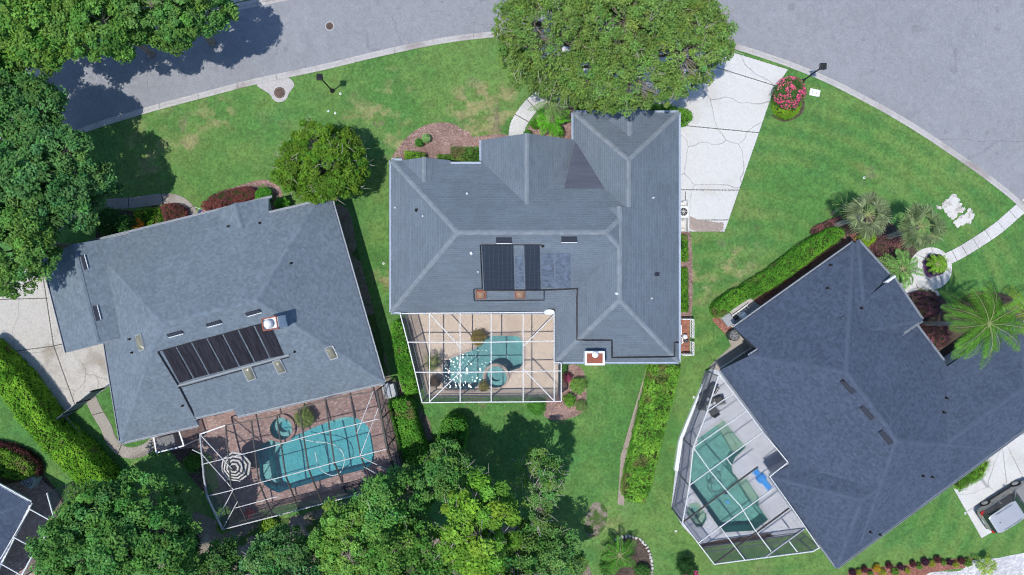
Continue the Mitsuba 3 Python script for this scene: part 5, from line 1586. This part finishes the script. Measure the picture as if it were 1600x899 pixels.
def chair(label, px, py, rz, group):
    k = thing('patio_chair', label, 'chair', group)
    c = W(px, py, 0)
    R2 = trimesh.transformations.rotation_matrix(rz, [0, 0, 1])

    def P(m):
        m = m.copy()
        m.apply_transform(R2)
        m.apply_translation(c)
        return m
    put('seat', P(rbox([0, 0, .43], [.56, .56, .10], .04)), 'chair_dark', k)
    put('backrest', P(rbox([-.28, 0, .68], [.08, .54, .50], .03)), 'chair_dark', k)
    for sx in (-1, 1):
        put('armrest', P(rbox([0, sx * .29, .62], [.52, .05, .04], .015)), 'frame_dark', k)
        for sy in (-1, 1):
            put('leg', P(bx([sy * .24, sx * .27, .22], [.04, .04, .42])), 'frame_dark', k)


CGp = 'dark patio chairs on the pale deck'
chair('dark patio chair nearest the top of the pale deck', 1111, 607, 4.2, CGp)
chair('dark square patio chair right of the patio table', 1120.5, 625, 3.5, CGp)
chair('dark patio chair lowest of those round the patio table', 1112, 642, 2.2, CGp)
chair('dark patio chair against the outer screen of the pale deck', 1094, 632, .2, CGp)
k = thing('patio_table', 'dark square patio table with a vase on the pale deck', 'table')
put('table_top', rbox(W(1104.5, 623, .72), [.9, .9, .05], .02, .4), 'chair_dark', k)
put('leg', [bx(W(1104.5, 623, .36) + [x * .36, y * .36, 0], [.05, .05, .68]) for x in (-1, 1) for y in (-1, 1)], 'frame_dark', k)
k = thing('vase', 'white vase on the dark patio table', 'vase')
put('body', lathe([[0, 0], [.10, 0], [.15, .14], [.09, .28], [.11, .33], [.08, .33], [.06, .27], [0, .05]], W(1104.5, 623, .745), 18), 'white_paint', k)
# blue lounge float
k = thing('pool_float', 'bright blue inflatable lounger on the pale deck beside the pool', 'pool float')
a, b = W(1180, 736, .13), W(1203, 764, .13)
e = unit(b - a)
s = np.array([-e[1], e[0], 0])
for i in (-1, 0, 1):
    put('tube', tube([a + s * i * .13 + e * .1, a + s * i * .13 + e * .6, b + s * i * .13 - e * .5, b + s * i * .13], [.075, .08, .08, .07], 12), 'blue_vinyl', k, smooth=40)
put('pillow', tube([a - s * .24, a, a + s * .24], [.08, .11, .08], 12), 'blue_vinyl', k, smooth=40)
put('arm', [tube([a + e * .5 + s * q, a + e * .95 + s * q], .07, 10) for q in (-.29, .29)], 'blue_vinyl', k, smooth=40)
# cleaner hoses floating on the pools
hose = curve([(470, 686), (490, 690), (510, 692), (525, 697), (535, 707), (538, 722), (532, 738), (520, 743), (506, 738), (497, 725), (492, 705)], 8)
k = thing('cleaner_hose', 'pale curling hose floating on the turquoise pool', 'pool hose')
put('hose', tube([W(x, y, -.075) for x, y in hose], .03, 8), 'white_trim', k, smooth=True)
put('float', [tube([W(*hose[i], -.07), W(*hose[i + 1], -.07)], .055, 8) for i in (10, 30, 50)], 'white_paint', k)
hose = curve([(1112, 770), (1106, 762), (1108, 751), (1116, 746), (1126, 752), (1128, 763), (1120, 769), (1112, 764), (1116, 742), (1126, 736)], 8)
k = thing('cleaner_hose', 'dark blue curling hose floating on the long green pool', 'pool hose')
put('hose', tube([W(x, y, -.075) for x, y in hose], .028, 8), 'dark_glass', k, smooth=True)
put('head', rbox(W(1137, 784.5, -.05), [.26, .22, .1], .04), 'blue_vinyl', k)

# ------------------------------------------------------------------ grey car on the right driveway
k = thing('parked_car', 'grey crossover car with pale roof parked on the right driveway', 'car')
A = W(1539.5, 787.5, .34)
hd = unit(W(1586, 757.5, .34) - A)
sd = np.array([hd[1], -hd[0], 0])               # towards the car's right side
org = A + sd * .80
org[2] = 0                                       # middle of the rear axle, on the driveway
M4 = np.eye(4)
M4[:3, 0], M4[:3, 1], M4[:3, 2], M4[:3, 3] = hd, -sd, [0, 0, 1], org + [0, 0, .03]


def cp(name, m, mt, parent=None, smooth=False):
    m = cat(m) if isinstance(m, list) else m.copy()
    m.apply_transform(M4)
    return put(name, m, mt, parent or k, smooth=smooth)


def loft(st, n=28, p=4.0):
    """stations (x, half width, z low, z high): super-ellipse sections"""
    a = np.arange(n) * 2 * np.pi / n
    cs, sn = np.cos(a), np.sin(a)
    ux, uy = np.sign(cs) * abs(cs)**(2 / p), np.sign(sn) * abs(sn)**(2 / p)
    V = [np.c_[np.full(n, x), ux * w, (lo + hi) / 2 + uy * (hi - lo) / 2] for x, w, lo, hi in st]
    V = np.vstack(V + [[[st[0][0], 0, (st[0][2] + st[0][3]) / 2]], [[st[-1][0], 0, (st[-1][2] + st[-1][3]) / 2]]])
    f, m_ = [], len(st)
    for i in range(m_ - 1):
        for j in range(n):
            q, w = i * n + j, i * n + (j + 1) % n
            f += [[q, w, q + n], [w, w + n, q + n]]
    for j in range(n):
        f += [[m_ * n, (j + 1) % n, j], [m_ * n + 1, (m_ - 1) * n + j, (m_ - 1) * n + (j + 1) % n]]
    m = trimesh.Trimesh(V, np.array(f), process=False)
    if m.volume < 0:
        m.invert()
    return m


body = m3.Manifold(m3.Mesh(np.asarray(loft([(-.98, .62, .50, .88), (-.92, .78, .38, .98), (-.72, .88, .30, 1.04), (-.3, .91, .26, 1.05), (.6, .915, .25, 1.03), (1.6, .91, .25, 1.02), (2.2, .90, .26, .98), (2.9, .88, .28, .90), (3.35, .80, .32, .80), (3.52, .62, .40, .70)]).vertices, np.float32), np.asarray(loft([(-.98, .62, .50, .88), (-.92, .78, .38, .98), (-.72, .88, .30, 1.04), (-.3, .91, .26, 1.05), (.6, .915, .25, 1.03), (1.6, .91, .25, 1.02), (2.2, .90, .26, .98), (2.9, .88, .28, .90), (3.35, .80, .32, .80), (3.52, .62, .40, .70)]).faces, np.uint32)))
for x in (0, 2.66):
    for s in (-1, 1):
        body = body - m3.Manifold.cylinder(.4, .40, .40, 28).rotate([90, 0, 0]).translate([x, s * .78 + .2, .34])
cp('body', tm(body), 'car_paint', smooth=35)
glass = m3.Manifold.hull_points(np.array([[x, s * w, z] for s in (-1, 1) for x, w, z in ((-.92, .84, 1.0), (-.80, .71, 1.60), (-.5, .73, 1.66), (1.2, .73, 1.66), (2.12, .84, 1.0), (1.42, .71, 1.60))]))
cp('window', tm(glass), 'car_glass')
roof = loft([(-.90, .62, 1.57, 1.63), (-.70, .73, 1.58, 1.69), (.4, .76, 1.60, 1.725), (1.15, .74, 1.59, 1.70), (1.40, .64, 1.57, 1.64)], 28, 5)
rk = cp('roof', roof, 'car_roof', smooth=35)
for s in (-1, 1):
    cp('roof_rail', tube([[-.45, s * .62, 1.69], [-.3, s * .63, 1.75], [.9, s * .63, 1.75], [1.1, s * .61, 1.69]], .022, 8), 'alloy', rk)
for yy in (-.3, -.1, .1, .3):
    cp('groove', rbox([.35, yy, 1.722], [1.3, .03, .012], .005), 'car_roof', rk)
cp('antenna', rbox([-.42, 0, 1.74], [.10, .04, .06], .015), 'black_metal', rk)
for s in (-1, 1):
    for x0_, x1_, zt0, zt1 in ((-.86, -.72, 1.0, 1.6), (.62, .60, 1.02, 1.66), (2.10, 1.36, 1.0, 1.6)):
        cp('pillar', bar([x0_, s * .845, zt0], [x1_, s * .72, zt1], .07, .07, (0, s, .3)), 'car_paint')
    cp('sill', rbox([1.33, s * .90, .30], [1.75, .06, .14], .025), 'car_plastic')
    cp('mirror', rbox([1.72, s * 1.0, 1.06], [.14, .22, .15], .05), 'car_paint')
    cp('tail_light', rbox([-.80, s * .76, .98], [.34, .26, .22], .06), 'red_lamp')
    cp('headlight', rbox([3.16, s * .68, .74], [.34, .22, .14], .05), 'white_trim')
    for x in (.25, 1.2):
        cp('door_handle', rbox([x, s * .925, .86], [.18, .03, .03], .012), 'car_plastic')
    for x in (0, 2.66):
        m = trimesh.creation.cylinder(.34, .22, sections=28)
        t = trimesh.creation.torus(.27, .075, major_sections=28, minor_sections=10)
        m = trimesh.creation.annulus(.22, .34, .21, sections=28)
        for q in (m,):
            q.apply_transform(trimesh.transformations.rotation_matrix(math.pi / 2, [1, 0, 0]))
            q.apply_translation([x, s * .80, .34])
        w_ = cp('wheel', m, 'rubber')
        sp = [bx([0, 0, 0], [.42, .05, .04], a) for a in np.arange(5) * math.pi / 5] + [lathe([[.19, -.04], [.225, -.04], [.225, .05], [.19, .05], [.19, -.04]], [0, 0, 0], 28), cyl([0, 0, -.03], .06, .07, 14)]
        q = cat(sp)
        q.apply_transform(trimesh.transformations.rotation_matrix(math.pi / 2, [1, 0, 0]))
        q.apply_translation([x, s * .87, .34])
        cp('rim', q, 'alloy', w_)
cp('bumper', [rbox([-.90, 0, .42], [.16, 1.5, .18], .05), rbox([3.42, 0, .42], [.16, 1.3, .2], .05)], 'car_plastic')
cp('rear_window', trimesh.Trimesh(np.array([[-.912, -.66, 1.04], [-.912, .66, 1.04], [-.768, .55, 1.56], [-.768, -.55, 1.56]]), np.array([[0, 2, 1], [0, 3, 2]]), process=False), 'dark_glass')
cp('number_plate', rbox([-.975, 0, .66], [.02, .32, .16], .008), 'white_trim')
